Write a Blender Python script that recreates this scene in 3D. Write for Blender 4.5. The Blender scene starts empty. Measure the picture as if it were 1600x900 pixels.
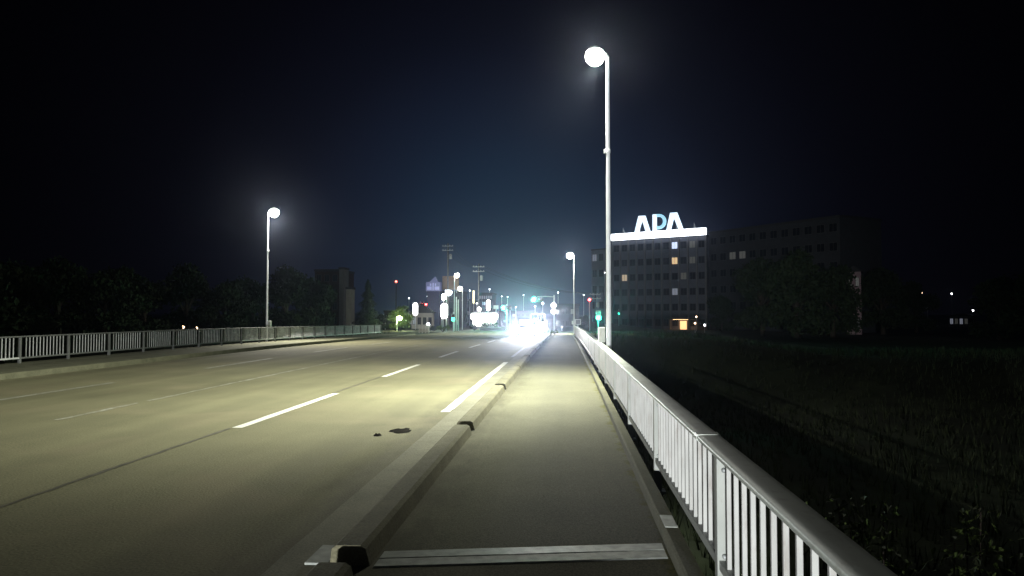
import bpy, bmesh, math, random
from mathutils import Vector, Matrix, Euler
R = math.radians
random.seed(11)
scene = bpy.context.scene
COL = scene.collection

# ------------------------------------------------------------------ camera
F = 1150.0
cam_d = bpy.data.cameras.new('camera'); cam = bpy.data.objects.new('camera', cam_d); COL.objects.link(cam)
cam_d.sensor_width = 36.0; cam_d.lens = 36.0 * F / 1600.0
cam_d.clip_start = 0.05; cam_d.clip_end = 5000
EYE = Vector((0, 0, 1.6))
cam.location = EYE
CROT = Euler((R(90 + 1.99), 0, R(4.13)), 'XYZ')
cam.rotation_euler = CROT
scene.camera = cam
CM = CROT.to_matrix()

def at(px, py, Y):
    """world point seen at photograph pixel (px,py) and standing Y metres down the road"""
    d = CM @ Vector(((px - 800) / F, (450 - py) / F, -1.0))
    return EYE + d * (Y / d.y)

# ------------------------------------------------------------------ road profile and terrain
def gz(y):
    if y < 25: return 0.0
    if y < 40: return -0.01 * (y - 25) ** 2 / 30.0
    if y < 95: return -0.075 - 0.01 * (y - 40)
    if y < 110:
        t = (y - 95) / 15.0
        return -0.625 - 0.15 * (t - t * t / 2)
    return -0.70

def sm(a, b, x):
    t = min(1, max(0, (x - a) / (b - a))); return t * t * (3 - 2 * t)

def tz(x, y):
    near = -0.75 - 3.9 * sm(0.0, 0.8, x)
    flood = -4.6 + 0.25 * math.sin(x * 0.11 + y * 0.07) + 0.15 * math.sin(x * 0.31 - y * 0.23)
    far = gz(y) - 0.12 - 1.7 * sm(9, 26, x) - 0.5 * sm(-20, -40, x)
    z = near + (flood - near) * sm(4.2, 15, y)
    z = z + (far - z) * sm(52, 65, y)
    return z

# ------------------------------------------------------------------ materials
def nd(nt, t, **kw):
    n = nt.nodes.new(t)
    for k, v in kw.items(): setattr(n, k, v)
    return n

def mat(name, col, rough=0.6, metal=0.0, var=0.15, scale=6.0, bump=0.0, bscale=60.0, col2=None, detail=5, spec=0.4, trans=0.0):
    m = bpy.data.materials.new(name); m.use_nodes = True
    nt = m.node_tree; b = nt.nodes['Principled BSDF']
    b.inputs['Roughness'].default_value = rough; b.inputs['Metallic'].default_value = metal
    b.inputs['Specular IOR Level'].default_value = spec
    tc = nd(nt, 'ShaderNodeTexCoord')
    ns = nd(nt, 'ShaderNodeTexNoise'); ns.inputs['Scale'].default_value = scale; ns.inputs['Detail'].default_value = detail
    nt.links.new(tc.outputs['Object'], ns.inputs['Vector'])
    rp = nd(nt, 'ShaderNodeValToRGB')
    c2 = col2 if col2 else tuple(min(1, c * (1 + var)) for c in col)
    c1 = tuple(c * (1 - var) for c in col) if not col2 else col
    rp.color_ramp.elements[0].position = 0.33; rp.color_ramp.elements[1].position = 0.67
    rp.color_ramp.elements[0].color = (*c1, 1); rp.color_ramp.elements[1].color = (*c2, 1)
    nt.links.new(ns.outputs['Fac'], rp.inputs['Fac']); nt.links.new(rp.outputs['Color'], b.inputs['Base Color'])
    if bump:
        n2 = nd(nt, 'ShaderNodeTexNoise'); n2.inputs['Scale'].default_value = bscale; n2.inputs['Detail'].default_value = 4
        nt.links.new(tc.outputs['Object'], n2.inputs['Vector'])
        bp = nd(nt, 'ShaderNodeBump'); bp.inputs['Strength'].default_value = bump; bp.inputs['Distance'].default_value = 0.02
        nt.links.new(n2.outputs['Fac'], bp.inputs['Height']); nt.links.new(bp.outputs['Normal'], b.inputs['Normal'])
    return m

def emit(name, col, strength):
    m = bpy.data.materials.new(name); m.use_nodes = True
    nt = m.node_tree; b = nt.nodes['Principled BSDF']
    b.inputs['Base Color'].default_value = (*[min(0.8, c * 0.6 + 0.1) for c in col], 1); b.inputs['Roughness'].default_value = 0.4
    b.inputs['Emission Color'].default_value = (*col, 1); b.inputs['Emission Strength'].default_value = strength
    return m

def ground_mat(name, stops, grain_scale, grain, rough, patch_scale=0.35, streak=True, cracks=0.0):
    """asphalt / concrete: large worn patches, wheel streaks along the road, fine aggregate, hairline cracks"""
    m = bpy.data.materials.new(name); m.use_nodes = True
    nt = m.node_tree; b = nt.nodes['Principled BSDF']; L = nt.links.new
    b.inputs['Roughness'].default_value = rough; b.inputs['Specular IOR Level'].default_value = 0.3
    tc = nd(nt, 'ShaderNodeTexCoord')
    n1 = nd(nt, 'ShaderNodeTexNoise'); n1.inputs['Scale'].default_value = patch_scale; n1.inputs['Detail'].default_value = 7; n1.inputs['Roughness'].default_value = 0.62
    L(tc.outputs['Object'], n1.inputs['Vector'])
    mp = nd(nt, 'ShaderNodeMapping'); mp.inputs['Scale'].default_value = (1.5, 0.05, 1)
    L(tc.outputs['Object'], mp.inputs['Vector'])
    n2 = nd(nt, 'ShaderNodeTexNoise'); n2.inputs['Scale'].default_value = 1.0; n2.inputs['Detail'].default_value = 3
    L(mp.outputs['Vector'], n2.inputs['Vector'])
    mx = nd(nt, 'ShaderNodeMix'); mx.data_type = 'FLOAT'; mx.inputs[0].default_value = 0.45 if streak else 0.1
    L(n1.outputs['Fac'], mx.inputs[2]); L(n2.outputs['Fac'], mx.inputs[3])
    n3 = nd(nt, 'ShaderNodeTexNoise'); n3.inputs['Scale'].default_value = grain_scale; n3.inputs['Detail'].default_value = 3
    L(tc.outputs['Object'], n3.inputs['Vector'])
    mg = nd(nt, 'ShaderNodeMix'); mg.data_type = 'FLOAT'; mg.inputs[0].default_value = grain
    L(mx.outputs[0], mg.inputs[2]); L(n3.outputs['Fac'], mg.inputs[3])
    rp = nd(nt, 'ShaderNodeValToRGB')
    rp.color_ramp.elements[0].position = 0.38; rp.color_ramp.elements[0].color = (*stops[0], 1)
    rp.color_ramp.elements[1].position = 0.62; rp.color_ramp.elements[1].color = (*stops[1], 1)
    L(mg.outputs[0], rp.inputs['Fac'])
    out = rp.outputs['Color']
    if cracks:
        vo = nd(nt, 'ShaderNodeTexVoronoi'); vo.feature = 'DISTANCE_TO_EDGE'; vo.inputs['Scale'].default_value = 0.32
        nw = nd(nt, 'ShaderNodeTexNoise'); nw.inputs['Scale'].default_value = 1.6; nw.inputs['Detail'].default_value = 4
        L(tc.outputs['Object'], nw.inputs['Vector'])
        va = nd(nt, 'ShaderNodeVectorMath'); va.operation = 'ADD'
        L(tc.outputs['Object'], va.inputs[0]); L(nw.outputs['Color'], va.inputs[1]); L(va.outputs[0], vo.inputs['Vector'])
        cr = nd(nt, 'ShaderNodeMapRange'); cr.inputs[1].default_value = 0.0; cr.inputs[2].default_value = 0.012; cr.inputs[3].default_value = cracks; cr.inputs[4].default_value = 0.0
        L(vo.outputs['Distance'], cr.inputs[0])
        mc = nd(nt, 'ShaderNodeMix'); mc.data_type = 'RGBA'
        L(cr.outputs[0], mc.inputs[0]); L(out, mc.inputs[6]); mc.inputs[7].default_value = (0.03, 0.028, 0.022, 1)
        out = mc.outputs[2]
    L(out, b.inputs['Base Color'])
    bp = nd(nt, 'ShaderNodeBump'); bp.inputs['Strength'].default_value = 0.35; bp.inputs['Distance'].default_value = 0.012
    L(n3.outputs['Fac'], bp.inputs['Height']); L(bp.outputs['Normal'], b.inputs['Normal'])
    return m

def paint_mat(name, paint, under, lo, hi, scale=9.0):
    """road paint worn through to the asphalt"""
    m = bpy.data.materials.new(name); m.use_nodes = True
    nt = m.node_tree; b = nt.nodes['Principled BSDF']; L = nt.links.new
    b.inputs['Roughness'].default_value = 0.7
    tc = nd(nt, 'ShaderNodeTexCoord')
    n = nd(nt, 'ShaderNodeTexNoise'); n.inputs['Scale'].default_value = scale; n.inputs['Detail'].default_value = 8; n.inputs['Roughness'].default_value = 0.7
    L(tc.outputs['Object'], n.inputs['Vector'])
    rp = nd(nt, 'ShaderNodeValToRGB')
    rp.color_ramp.elements[0].position = lo; rp.color_ramp.elements[0].color = (*under, 1)
    rp.color_ramp.elements[1].position = hi; rp.color_ramp.elements[1].color = (*paint, 1)
    L(n.outputs['Fac'], rp.inputs['Fac']); L(rp.outputs['Color'], b.inputs['Base Color'])
    return m

M = {}
M['asphalt'] = ground_mat('asphalt', ((0.095, 0.090, 0.051), (0.205, 0.193, 0.113)), 48, 0.5, 0.85, 0.4, True, 0.0)
M['sidewalk'] = ground_mat('sidewalk_asphalt', ((0.098, 0.094, 0.062), (0.215, 0.208, 0.138)), 85, 0.6, 0.88, 0.7, True, 0.0)
def add_grime(m, pts, col):
    nt = m.node_tree; L = nt.links.new; b = nt.nodes['Principled BSDF']; src = b.inputs['Base Color'].links[0].from_socket
    tc = nd(nt, 'ShaderNodeTexCoord'); sp = nd(nt, 'ShaderNodeSeparateXYZ'); L(tc.outputs['Object'], sp.inputs[0])
    mp = nd(nt, 'ShaderNodeMapping'); mp.inputs['Scale'].default_value = (2.2, 0.7, 1); L(tc.outputs['Object'], mp.inputs['Vector'])
    n = nd(nt, 'ShaderNodeTexNoise'); n.inputs['Scale'].default_value = 1.4; n.inputs['Detail'].default_value = 9; n.inputs['Roughness'].default_value = 0.7; L(mp.outputs['Vector'], n.inputs['Vector'])
    mr = nd(nt, 'ShaderNodeMapRange'); mr.inputs[1].default_value = pts[0]; mr.inputs[2].default_value = pts[1]; mr.inputs[3].default_value = -0.2; mr.inputs[4].default_value = 0.25
    L(sp.outputs['X'], mr.inputs[0])
    ad = nd(nt, 'ShaderNodeMath'); ad.operation = 'ADD'; L(mr.outputs[0], ad.inputs[0]); L(n.outputs['Fac'], ad.inputs[1])
    m2 = nd(nt, 'ShaderNodeMapRange'); m2.inputs[1].default_value = 0.45; m2.inputs[2].default_value = 0.85; m2.inputs[4].default_value = 0.8; L(ad.outputs[0], m2.inputs[0])
    mx = nd(nt, 'ShaderNodeMix'); mx.data_type = 'RGBA'; L(m2.outputs[0], mx.inputs[0]); L(src, mx.inputs[6]); mx.inputs[7].default_value = (*col, 1); L(mx.outputs[2], b.inputs['Base Color'])
def add_tracks(m, centres):
    nt = m.node_tree; L = nt.links.new; b = nt.nodes['Principled BSDF']; src = b.inputs['Base Color'].links[0].from_socket
    tc = nd(nt, 'ShaderNodeTexCoord'); sp = nd(nt, 'ShaderNodeSeparateXYZ'); L(tc.outputs['Object'], sp.inputs[0])
    n = nd(nt, 'ShaderNodeTexNoise'); n.inputs['Scale'].default_value = 0.22; n.inputs['Detail'].default_value = 6; L(tc.outputs['Object'], n.inputs['Vector'])
    # wheel paths repeat every 1.47 m across the lanes
    w0 = nd(nt, 'ShaderNodeMath'); w0.operation = 'MULTIPLY_ADD'; w0.inputs[1].default_value = 2 * math.pi / 1.47; w0.inputs[2].default_value = 0.6; L(sp.outputs['X'], w0.inputs[0])
    w1 = nd(nt, 'ShaderNodeMath'); w1.operation = 'SINE'; L(w0.outputs[0], w1.inputs[0])
    w2 = nd(nt, 'ShaderNodeMapRange'); w2.inputs[1].default_value = 0.1; w2.inputs[2].default_value = 1.0; w2.inputs[4].default_value = 0.55; L(w1.outputs[0], w2.inputs[0])
    w3 = nd(nt, 'ShaderNodeMath'); w3.operation = 'MULTIPLY'; L(w2.outputs[0], w3.inputs[0]); L(n.outputs['Fac'], w3.inputs[1])
    m1 = nd(nt, 'ShaderNodeMix'); m1.data_type = 'RGBA'; L(w3.outputs[0], m1.inputs[0]); L(src, m1.inputs[6]); m1.inputs[7].default_value = (0.10, 0.094, 0.056, 1)
    n2 = nd(nt, 'ShaderNodeTexNoise'); n2.inputs['Scale'].default_value = 0.55; n2.inputs['Detail'].default_value = 5; n2.inputs['Distortion'].default_value = 0.8; L(tc.outputs['Object'], n2.inputs['Vector'])
    r2 = nd(nt, 'ShaderNodeMapRange'); r2.inputs[1].default_value = 0.5; r2.inputs[2].default_value = 0.72; r2.inputs[4].default_value = 0.45; L(n2.outputs['Fac'], r2.inputs[0])
    m2 = nd(nt, 'ShaderNodeMix'); m2.data_type = 'RGBA'; L(r2.outputs[0], m2.inputs[0]); L(m1.outputs[2], m2.inputs[6]); m2.inputs[7].default_value = (0.215, 0.18, 0.115, 1)
    L(m2.outputs[2], b.inputs['Base Color'])
add_tracks(M['asphalt'], None)
add_grime(M['asphalt'], (-2.6, -1.75), (0.075, 0.068, 0.042))
add_grime(M['sidewalk'], (-0.70, -1.22), (0.07, 0.064, 0.040))
M['cross'] = ground_mat('cross_asphalt', ((0.09, 0.085, 0.07), (0.16, 0.15, 0.12)), 30, 0.3, 0.85, 0.3, False, 0.3)
def add_moss(m, x0, x1, amount):
    nt = m.node_tree; L = nt.links.new; b = nt.nodes['Principled BSDF']
    src = b.inputs['Base Color'].links[0].from_socket
    tc = nd(nt, 'ShaderNodeTexCoord'); sp = nd(nt, 'ShaderNodeSeparateXYZ'); L(tc.outputs['Object'], sp.inputs[0])
    mr = nd(nt, 'ShaderNodeMapRange'); mr.inputs[1].default_value = x0; mr.inputs[2].default_value = x1; mr.inputs[3].default_value = -0.28; mr.inputs[4].default_value = amount
    L(sp.outputs['X'], mr.inputs[0])
    n = nd(nt, 'ShaderNodeTexNoise'); n.inputs['Scale'].default_value = 2.6; n.inputs['Detail'].default_value = 8; n.inputs['Roughness'].default_value = 0.68
    L(tc.outputs['Object'], n.inputs['Vector'])
    ad = nd(nt, 'ShaderNodeMath'); ad.operation = 'ADD'; L(mr.outputs[0], ad.inputs[0]); L(n.outputs['Fac'], ad.inputs[1])
    m2 = nd(nt, 'ShaderNodeMapRange'); m2.inputs[1].default_value = 0.52; m2.inputs[2].default_value = 0.68; L(ad.outputs[0], m2.inputs[0])
    n2 = nd(nt, 'ShaderNodeTexNoise'); n2.inputs['Scale'].default_value = 40; L(tc.outputs['Object'], n2.inputs['Vector'])
    rp = nd(nt, 'ShaderNodeValToRGB'); rp.color_ramp.elements[0].color = (0.055, 0.060, 0.010, 1); rp.color_ramp.elements[1].color = (0.17, 0.155, 0.03, 1)
    rp.color_ramp.elements[0].position = .3; rp.color_ramp.elements[1].position = .7; L(n2.outputs['Fac'], rp.inputs['Fac'])
    mx = nd(nt, 'ShaderNodeMix'); mx.data_type = 'RGBA'; L(m2.outputs[0], mx.inputs[0]); L(src, mx.inputs[6]); L(rp.outputs['Color'], mx.inputs[7]); L(mx.outputs[2], b.inputs['Base Color'])
M['kerb'] = ground_mat('kerb_concrete', ((0.085, 0.080, 0.048), (0.215, 0.20, 0.13)), 60, 0.4, 0.9, 2.3, True)
M['gutter'] = ground_mat('gutter_concrete', ((0.125, 0.12, 0.085), (0.25, 0.24, 0.175)), 60, 0.4, 0.9, 1.9, True)
M['guard'] = ground_mat('guard_concrete', ((0.07, 0.072, 0.045), (0.20, 0.195, 0.13)), 60, 0.35, 0.9, 2.2, True)
M['guard_moss'] = ground_mat('mossy_guard_concrete', ((0.10, 0.10, 0.06), (0.22, 0.21, 0.14)), 60, 0.35, 0.9, 2.2, True)
add_moss(M['sidewalk'], 0.40, 0.70, 0.16); add_moss(M['guard_moss'], 0.60, 0.85, 0.12)
M['deck'] = mat('deck_concrete', (0.06, 0.06, 0.055), 0.9, var=0.3, scale=1.0, bump=0.3)
M['paint'] = paint_mat('road_paint', (0.62, 0.61, 0.56), (0.22, 0.21, 0.16), 0.30, 0.40, 7)
M['paint_worn'] = paint_mat('worn_road_paint', (0.36, 0.36, 0.31), (0.165, 0.155, 0.115), 0.42, 0.66, 6)
M['seam'] = paint_mat('seam_tar', (0.055, 0.05, 0.036), (0.12, 0.11, 0.08), 0.35, 0.6, 5)
M['terrain'] = mat('terrain_soil', (0.018, 0.024, 0.013), 0.95, col2=(0.045, 0.06, 0.03), scale=0.25, bump=0.8, bscale=3.0)
M['rail'] = mat('rail_white_paint', (0.44, 0.46, 0.43), 0.45, var=0.10, scale=3.0, bump=0.03, bscale=25)
def add_rust(m, lo, hi, amt, col=(0.16, 0.07, 0.03)):
    nt = m.node_tree; L = nt.links.new; b = nt.nodes['Principled BSDF']; src = b.inputs['Base Color'].links[0].from_socket
    tc = nd(nt, 'ShaderNodeTexCoord'); mp = nd(nt, 'ShaderNodeMapping'); mp.inputs['Scale'].default_value = (9, 9, 2.2); L(tc.outputs['Object'], mp.inputs['Vector'])
    n = nd(nt, 'ShaderNodeTexNoise'); n.inputs['Scale'].default_value = 1.0; n.inputs['Detail'].default_value = 8; n.inputs['Roughness'].default_value = 0.7; L(mp.outputs['Vector'], n.inputs['Vector'])
    mr = nd(nt, 'ShaderNodeMapRange'); mr.inputs[1].default_value = lo; mr.inputs[2].default_value = hi; mr.inputs[4].default_value = amt; L(n.outputs['Fac'], mr.inputs[0])
    mx = nd(nt, 'ShaderNodeMix'); mx.data_type = 'RGBA'; L(mr.outputs[0], mx.inputs[0]); L(src, mx.inputs[6]); mx.inputs[7].default_value = (*col, 1); L(mx.outputs[2], b.inputs['Base Color'])
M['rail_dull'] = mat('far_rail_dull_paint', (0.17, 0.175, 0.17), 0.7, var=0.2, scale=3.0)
M['rail_top'] = mat('handrail_paint', (0.68, 0.73, 0.67), 0.48, var=0.12, scale=3.0, spec=0.6, bump=0.05, bscale=60)
M['bal'] = mat('baluster_white_paint', (0.56, 0.56, 0.54), 0.45, var=0.10, scale=4.0)
add_rust(M['rail'], .56, .72, .55); add_rust(M['bal'], .54, .74, .5); add_rust(M['rail_top'], .55, .75, .45, (0.22, 0.19, 0.13))
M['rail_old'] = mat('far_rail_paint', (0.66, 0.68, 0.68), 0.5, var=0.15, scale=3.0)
M['pole'] = mat('pole_grey_paint', (0.70, 0.72, 0.75), 0.4, metal=0.0, var=0.1, scale=3)
M['galv'] = mat('galvanised_steel', (0.40, 0.42, 0.42), 0.45, metal=0.5, var=0.12, scale=12, bump=0.05)
M['plate'] = mat('joint_plate_steel', (0.34, 0.36, 0.33), 0.5, metal=0.15, var=0.22, scale=14, bump=0.1, bscale=80)
M['dark'] = mat('dark_metal', (0.03, 0.03, 0.032), 0.5, var=0.2)
M['rubber'] = mat('rubber', (0.02, 0.02, 0.02), 0.85)
M['concrete_pole'] = mat('concrete_pole', (0.22, 0.22, 0.21), 0.85, var=0.1, scale=4)
M['wall_dark'] = mat('dark_wall_render', (0.05, 0.054, 0.065), 0.85, var=0.12, scale=0.8)
M['wall_hotel'] = mat('hotel_wall_tile', (0.15, 0.16, 0.20), 0.8, var=0.10, scale=0.7, bump=0.05)
M['wall_pale'] = mat('pale_wall_render', (0.42, 0.40, 0.36), 0.85, var=0.1, scale=1.0)
M['wall_grey'] = mat('grey_wall_render', (0.22, 0.22, 0.23), 0.85, var=0.1, scale=1.0)
M['wall_brick'] = mat('brown_wall_tile', (0.05, 0.026, 0.022), 0.85, var=0.2, scale=1.5)
M['roof'] = mat('roof_dark', (0.04, 0.04, 0.045), 0.8, var=0.2)
M['frame'] = mat('window_frame', (0.10, 0.10, 0.105), 0.5)
M['glass'] = mat('window_glass_dark', (0.02, 0.022, 0.03), 0.12, var=0.1, spec=0.5)
M['glass_dim'] = emit('window_curtain_dim', (0.35, 0.36, 0.42), 0.02)
M['bark'] = mat('bark', (0.05, 0.04, 0.03), 0.9, var=0.3, scale=8, bump=0.4)
M['leaf'] = mat('leaf_dark', (0.020, 0.032, 0.015), 0.8, col2=(0.036, 0.05, 0.024), scale=1.2, spec=0.15)
M['leaf_conifer'] = mat('leaf_conifer', (0.015, 0.03, 0.015), 0.75, col2=(0.035, 0.06, 0.03), scale=1.5)
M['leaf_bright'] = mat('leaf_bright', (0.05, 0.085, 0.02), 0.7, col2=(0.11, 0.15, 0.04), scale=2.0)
M['grass'] = mat('grass_blades', (0.022, 0.036, 0.016), 0.85, col2=(0.05, 0.066, 0.028), scale=0.5)
M['moss'] = mat('moss', (0.16, 0.16, 0.03), 0.95, col2=(0.26, 0.24, 0.06), scale=9)
M['litter'] = mat('dark_litter', (0.014, 0.012, 0.009), 1.0, var=0.5, scale=20, spec=0.05)
M['car_silver'] = mat('car_paint_silver', (0.45, 0.46, 0.48), 0.25, metal=0.4, var=0.03, scale=1)
M['car_white'] = mat('car_paint_white', (0.7, 0.68, 0.67), 0.3, var=0.03, scale=1)
M['car_glass'] = mat('car_glass', (0.015, 0.018, 0.02), 0.08, spec=0.6)
M['plate_white'] = mat('number_plate', (0.7, 0.7, 0.68), 0.5)
M['sign_back'] = mat('sign_white_sheet', (0.80, 0.80, 0.78), 0.5, var=0.05)
M['sign_blue'] = emit('blue_sign_face', (0.14, 0.17, 0.50), 0.16)
M['sign_mark'] = emit('blue_sign_marks', (0.42, 0.45, 0.85), 0.30)
M['sign_tower'] = mat('sign_tower_navy', (0.03, 0.035, 0.09), 0.6)
M['bill_brown'] = mat('billboard_brown', (0.30, 0.19, 0.11), 0.7, col2=(0.40, 0.27, 0.17), scale=0.6)
# things that give off light, and the added glow of the round signs
LAMP = (1.0, 0.97, 0.86)
M['globe'] = emit('lamp_globe_glow', LAMP, 90)
M['globe_cool'] = emit('lamp_globe_cool_glow', (0.93, 0.95, 1.0), 40)
M['globe_warm'] = emit('lamp_globe_warm_glow', (1.0, 0.90, 0.70), 40)
M['globe_dot'] = emit('far_lamp_glow', (0.95, 0.96, 1.0), 7)
M['globe_dotwarm'] = emit('far_warm_lamp_glow', (1.0, 0.70, 0.42), 6)
M['globe_green'] = emit('yellow_green_lamp_glow', (0.86, 1.0, 0.42), 60)
for k in ('globe', 'globe_cool', 'globe_warm', 'globe_green'):
    M[k].node_tree.nodes['Principled BSDF'].inputs['Alpha'].default_value = 0.4
    M[k].node_tree.nodes['Principled BSDF'].inputs['Specular IOR Level'].default_value = 0.0
M['head'] = emit('headlamp_glow', (1.0, 0.99, 0.97), 120)
M['tail'] = emit('red_lamp_glow', (1.0, 0.07, 0.05), 25)
M['green'] = emit('green_signal_glow', (0.03, 1.0, 0.60), 22)
M['green_small'] = emit('small_green_signal_glow', (0.02, 1.0, 0.56), 15)
M['red'] = emit('red_signal_glow', (1.0, 0.06, 0.06), 22)
M['lens_off'] = mat('signal_lens_dark', (0.04, 0.02, 0.02), 0.3)
M['sign_white'] = emit('white_lit_sign', (1.0, 0.96, 0.95), 9)
M['sign_warm'] = emit('yellow_lit_sign', (1.0, 0.88, 0.55), 2.2)
M['disc_added_glow'] = emit('round_sign_added_glow', (0.98, 0.98, 1.0), 1.3)  # plain road signs; this emission stands in for light they reflect
M['store'] = emit('store_light', (0.95, 1.0, 0.92), 6)
M['win_white'] = emit('lit_window_white', (0.62, 0.72, 0.95), 1.25)
M['win_warm'] = emit('lit_window_warm', (1.0, 0.68, 0.36), 0.75)
M['win_cream'] = emit('lit_window_cream', (0.95, 0.74, 0.50), 0.42)
M['win_dim'] = emit('lit_window_dim', (0.60, 0.64, 0.78), 0.22)
M['win_faint'] = emit('lit_window_faint', (0.55, 0.55, 0.50), 0.05)
M['apa_white'] = emit('rooftop_letter_white', (0.72, 0.86, 1.0), 1.5)
M['apa_blue'] = emit('rooftop_letter_blue', (0.42, 0.80, 1.0), 1.05)
M['apa_bar'] = emit('rooftop_bar_white', (0.88, 0.93, 1.0), 5)

# ------------------------------------------------------------------ mesh helpers
class MB:
    def __init__(s): s.bm = bmesh.new()
    def face(s, pts):
        vs = [s.bm.verts.new(Vector(p)) for p in pts]
        return s.bm.faces.new(vs)
    def box(s, x0, x1, y0, y1, z0, z1, bev=0.0, mtx=None):
        r = bmesh.ops.create_cube(s.bm, size=1.0)
        vs = r['verts']
        for v in vs:
            v.co = Vector(((x0 + x1) / 2 + v.co.x * (x1 - x0), (y0 + y1) / 2 + v.co.y * (y1 - y0), (z0 + z1) / 2 + v.co.z * (z1 - z0)))
        if bev:
            es = list({e for v in vs for e in v.link_edges})
            rr = bmesh.ops.bevel(s.bm, geom=es, offset=bev, segments=2, profile=0.5, affect='EDGES')
            vs = list({v for f in rr['faces'] for v in f.verts} | {v for v in vs if v.is_valid})
        if mtx:
            for v in vs: v.co = mtx @ v.co
        return s
    def tube(s, pts, radii, n=12, cap=True):
        pts = [Vector(p) for p in pts]
        if not isinstance(radii, (list, tuple)): radii = [radii] * len(pts)
        rings = []
        for i, p in enumerate(pts):
            d = (pts[min(i + 1, len(pts) - 1)] - pts[max(i - 1, 0)]).normalized()
            a = Vector((0, 0, 1)) if abs(d.z) < 0.9 else Vector((1, 0, 0))
            u = d.cross(a).normalized(); w = d.cross(u).normalized()
            rings.append([s.bm.verts.new(p + (u * math.cos(2 * math.pi * k / n) + w * math.sin(2 * math.pi * k / n)) * radii[i]) for k in range(n)])
        for a, b in zip(rings, rings[1:]):
            for k in range(n): s.bm.faces.new((a[k], a[(k + 1) % n], b[(k + 1) % n], b[k]))
        if cap:
            s.bm.faces.new(rings[0][::-1]); s.bm.faces.new(rings[-1])
        return s
    def lathe(s, prof, c=(0, 0, 0), n=20, axis='z'):
        c = Vector(c); rings = []
        for r, h in prof:
            ring = []
            for k in range(n):
                a = 2 * math.pi * k / n
                p = Vector((r * math.cos(a), r * math.sin(a), h))
                if axis == 'y': p = Vector((p.x, -p.z, p.y))
                if axis == 'x': p = Vector((p.z, p.x, p.y))
                ring.append(s.bm.verts.new(c + p))
            rings.append(ring)
        for a, b in zip(rings, rings[1:]):
            for k in range(n): s.bm.faces.new((a[k], a[(k + 1) % n], b[(k + 1) % n], b[k]))
        s.bm.faces.new(rings[0][::-1]); s.bm.faces.new(rings[-1])
        return s
    def prism(s, poly, y0, y1):
        """polygon in x,z extruded along y"""
        a = [s.bm.verts.new((p[0], y0, p[1])) for p in poly]; b = [s.bm.verts.new((p[0], y1, p[1])) for p in poly]
        s.bm.faces.new(a); s.bm.faces.new(b[::-1])
        n = len(poly)
        for k in range(n): s.bm.faces.new((a[k], b[k], b[(k + 1) % n], a[(k + 1) % n]))
        return s
    def sweep(s, poly, ys, zf):
        """cross-section polygon (x,z) swept along the road, following the profile zf"""
        rings = [[s.bm.verts.new((p[0], y, p[1] + zf(y))) for p in poly] for y in ys]
        n = len(poly)
        for a, b in zip(rings, rings[1:]):
            for k in range(n): s.bm.faces.new((a[k], a[(k + 1) % n], b[(k + 1) % n], b[k]))
        s.bm.faces.new(rings[0][::-1]); s.bm.faces.new(rings[-1])
        return s
    def build(s, name, m, parent=None, smooth=False):
        bmesh.ops.recalc_face_normals(s.bm, faces=s.bm.faces[:])
        me = bpy.data.meshes.new(name); s.bm.to_mesh(me); s.bm.free()
        if m: me.materials.append(m)
        if smooth:
            for p in me.polygons: p.use_smooth = True
        o = bpy.data.objects.new(name, me); COL.objects.link(o)
        if parent: o.parent = parent
        return o

def tag(o, label=None, cat=None, group=None, kind=None):
    if label: o['label'] = label
    if cat: o['category'] = cat
    if group: o['group'] = group
    if kind: o['kind'] = kind
    return o

def thing(name, label, cat, loc=(0, 0, 0), rz=0.0, group=None):
    o = bpy.data.objects.new(name, None); COL.objects.link(o)
    o.location = loc; o.rotation_euler = (0, 0, rz); o.empty_display_size = 0.3
    return tag(o, label, cat, group)

def copy_tree(o, parent=None):
    c = o.copy(); COL.objects.link(c)
    if parent: c.parent = parent
    for ch in list(o.children): copy_tree(ch, c)
    return c

def struct(o): return tag(o, kind='structure')

def yrange(a, b, step):
    n = max(1, int(round((b - a) / step))); return [a + (b - a) * i / n for i in range(n + 1)]

# ------------------------------------------------------------------ ground, bridge deck, road
def grid_sheet(name, xs, ys, zf, m):
    mb = MB(); rows = [[mb.bm.verts.new((x, y, zf(x, y))) for x in xs] for y in ys]
    for a, b in zip(rows, rows[1:]):
        for i in range(len(xs) - 1): mb.bm.faces.new((a[i], a[i + 1], b[i + 1], b[i]))
    return struct(mb.build(name, m, smooth=True))

GX = [-1800, -900, -500, -300, -200, -150, -120, -100] + [-90 + 2.0 * i for i in range(46)] + [0.8, 1.3] + [2.0 + 2.0 * i for i in range(45)] + [100, 120, 150, 200, 300, 500, 900, 1800]
GY = [-600, -200, -80, -40, -30] + [-26 + 2.0 * i for i in range(84)] + [150, 165, 180, 200, 230, 270, 330, 420, 600, 1000, 2500]
grid_sheet('terrain', GX, GY, lambda x, y: tz(x, y), M['terrain'])

RX0, RX1 = -13.6, -1.60            # carriageway between the kerbs
def sheet(name, x0, x1, y0, y1, dz, m, step=2.0):
    mb = MB(); ys = yrange(y0, y1, step)
    rows = [[mb.bm.verts.new((x, y, gz(y) + dz)) for x in (x0, x1)] for y in ys]
    for a, b in zip(rows, rows[1:]): mb.bm.faces.new((a[0], a[1], b[1], b[0]))
    return struct(mb.build(name, m, smooth=True))

sheet('road', -13.7, -1.40, -30, 330, 0.0, M['asphalt'])
sheet('sidewalk', -1.40, 0.70, -30, 66, 0.004, M['sidewalk'])
sheet('corner_pavement', -1.40, 7.0, 66, 78, -0.004, M['sidewalk'])
grid_sheet('cross_street', [x for x in GX if -100 <= x <= 30], [y for y in GY if 84 <= y <= 100], lambda x, y: tz(x, y) + 0.06, M['cross'])
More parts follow.
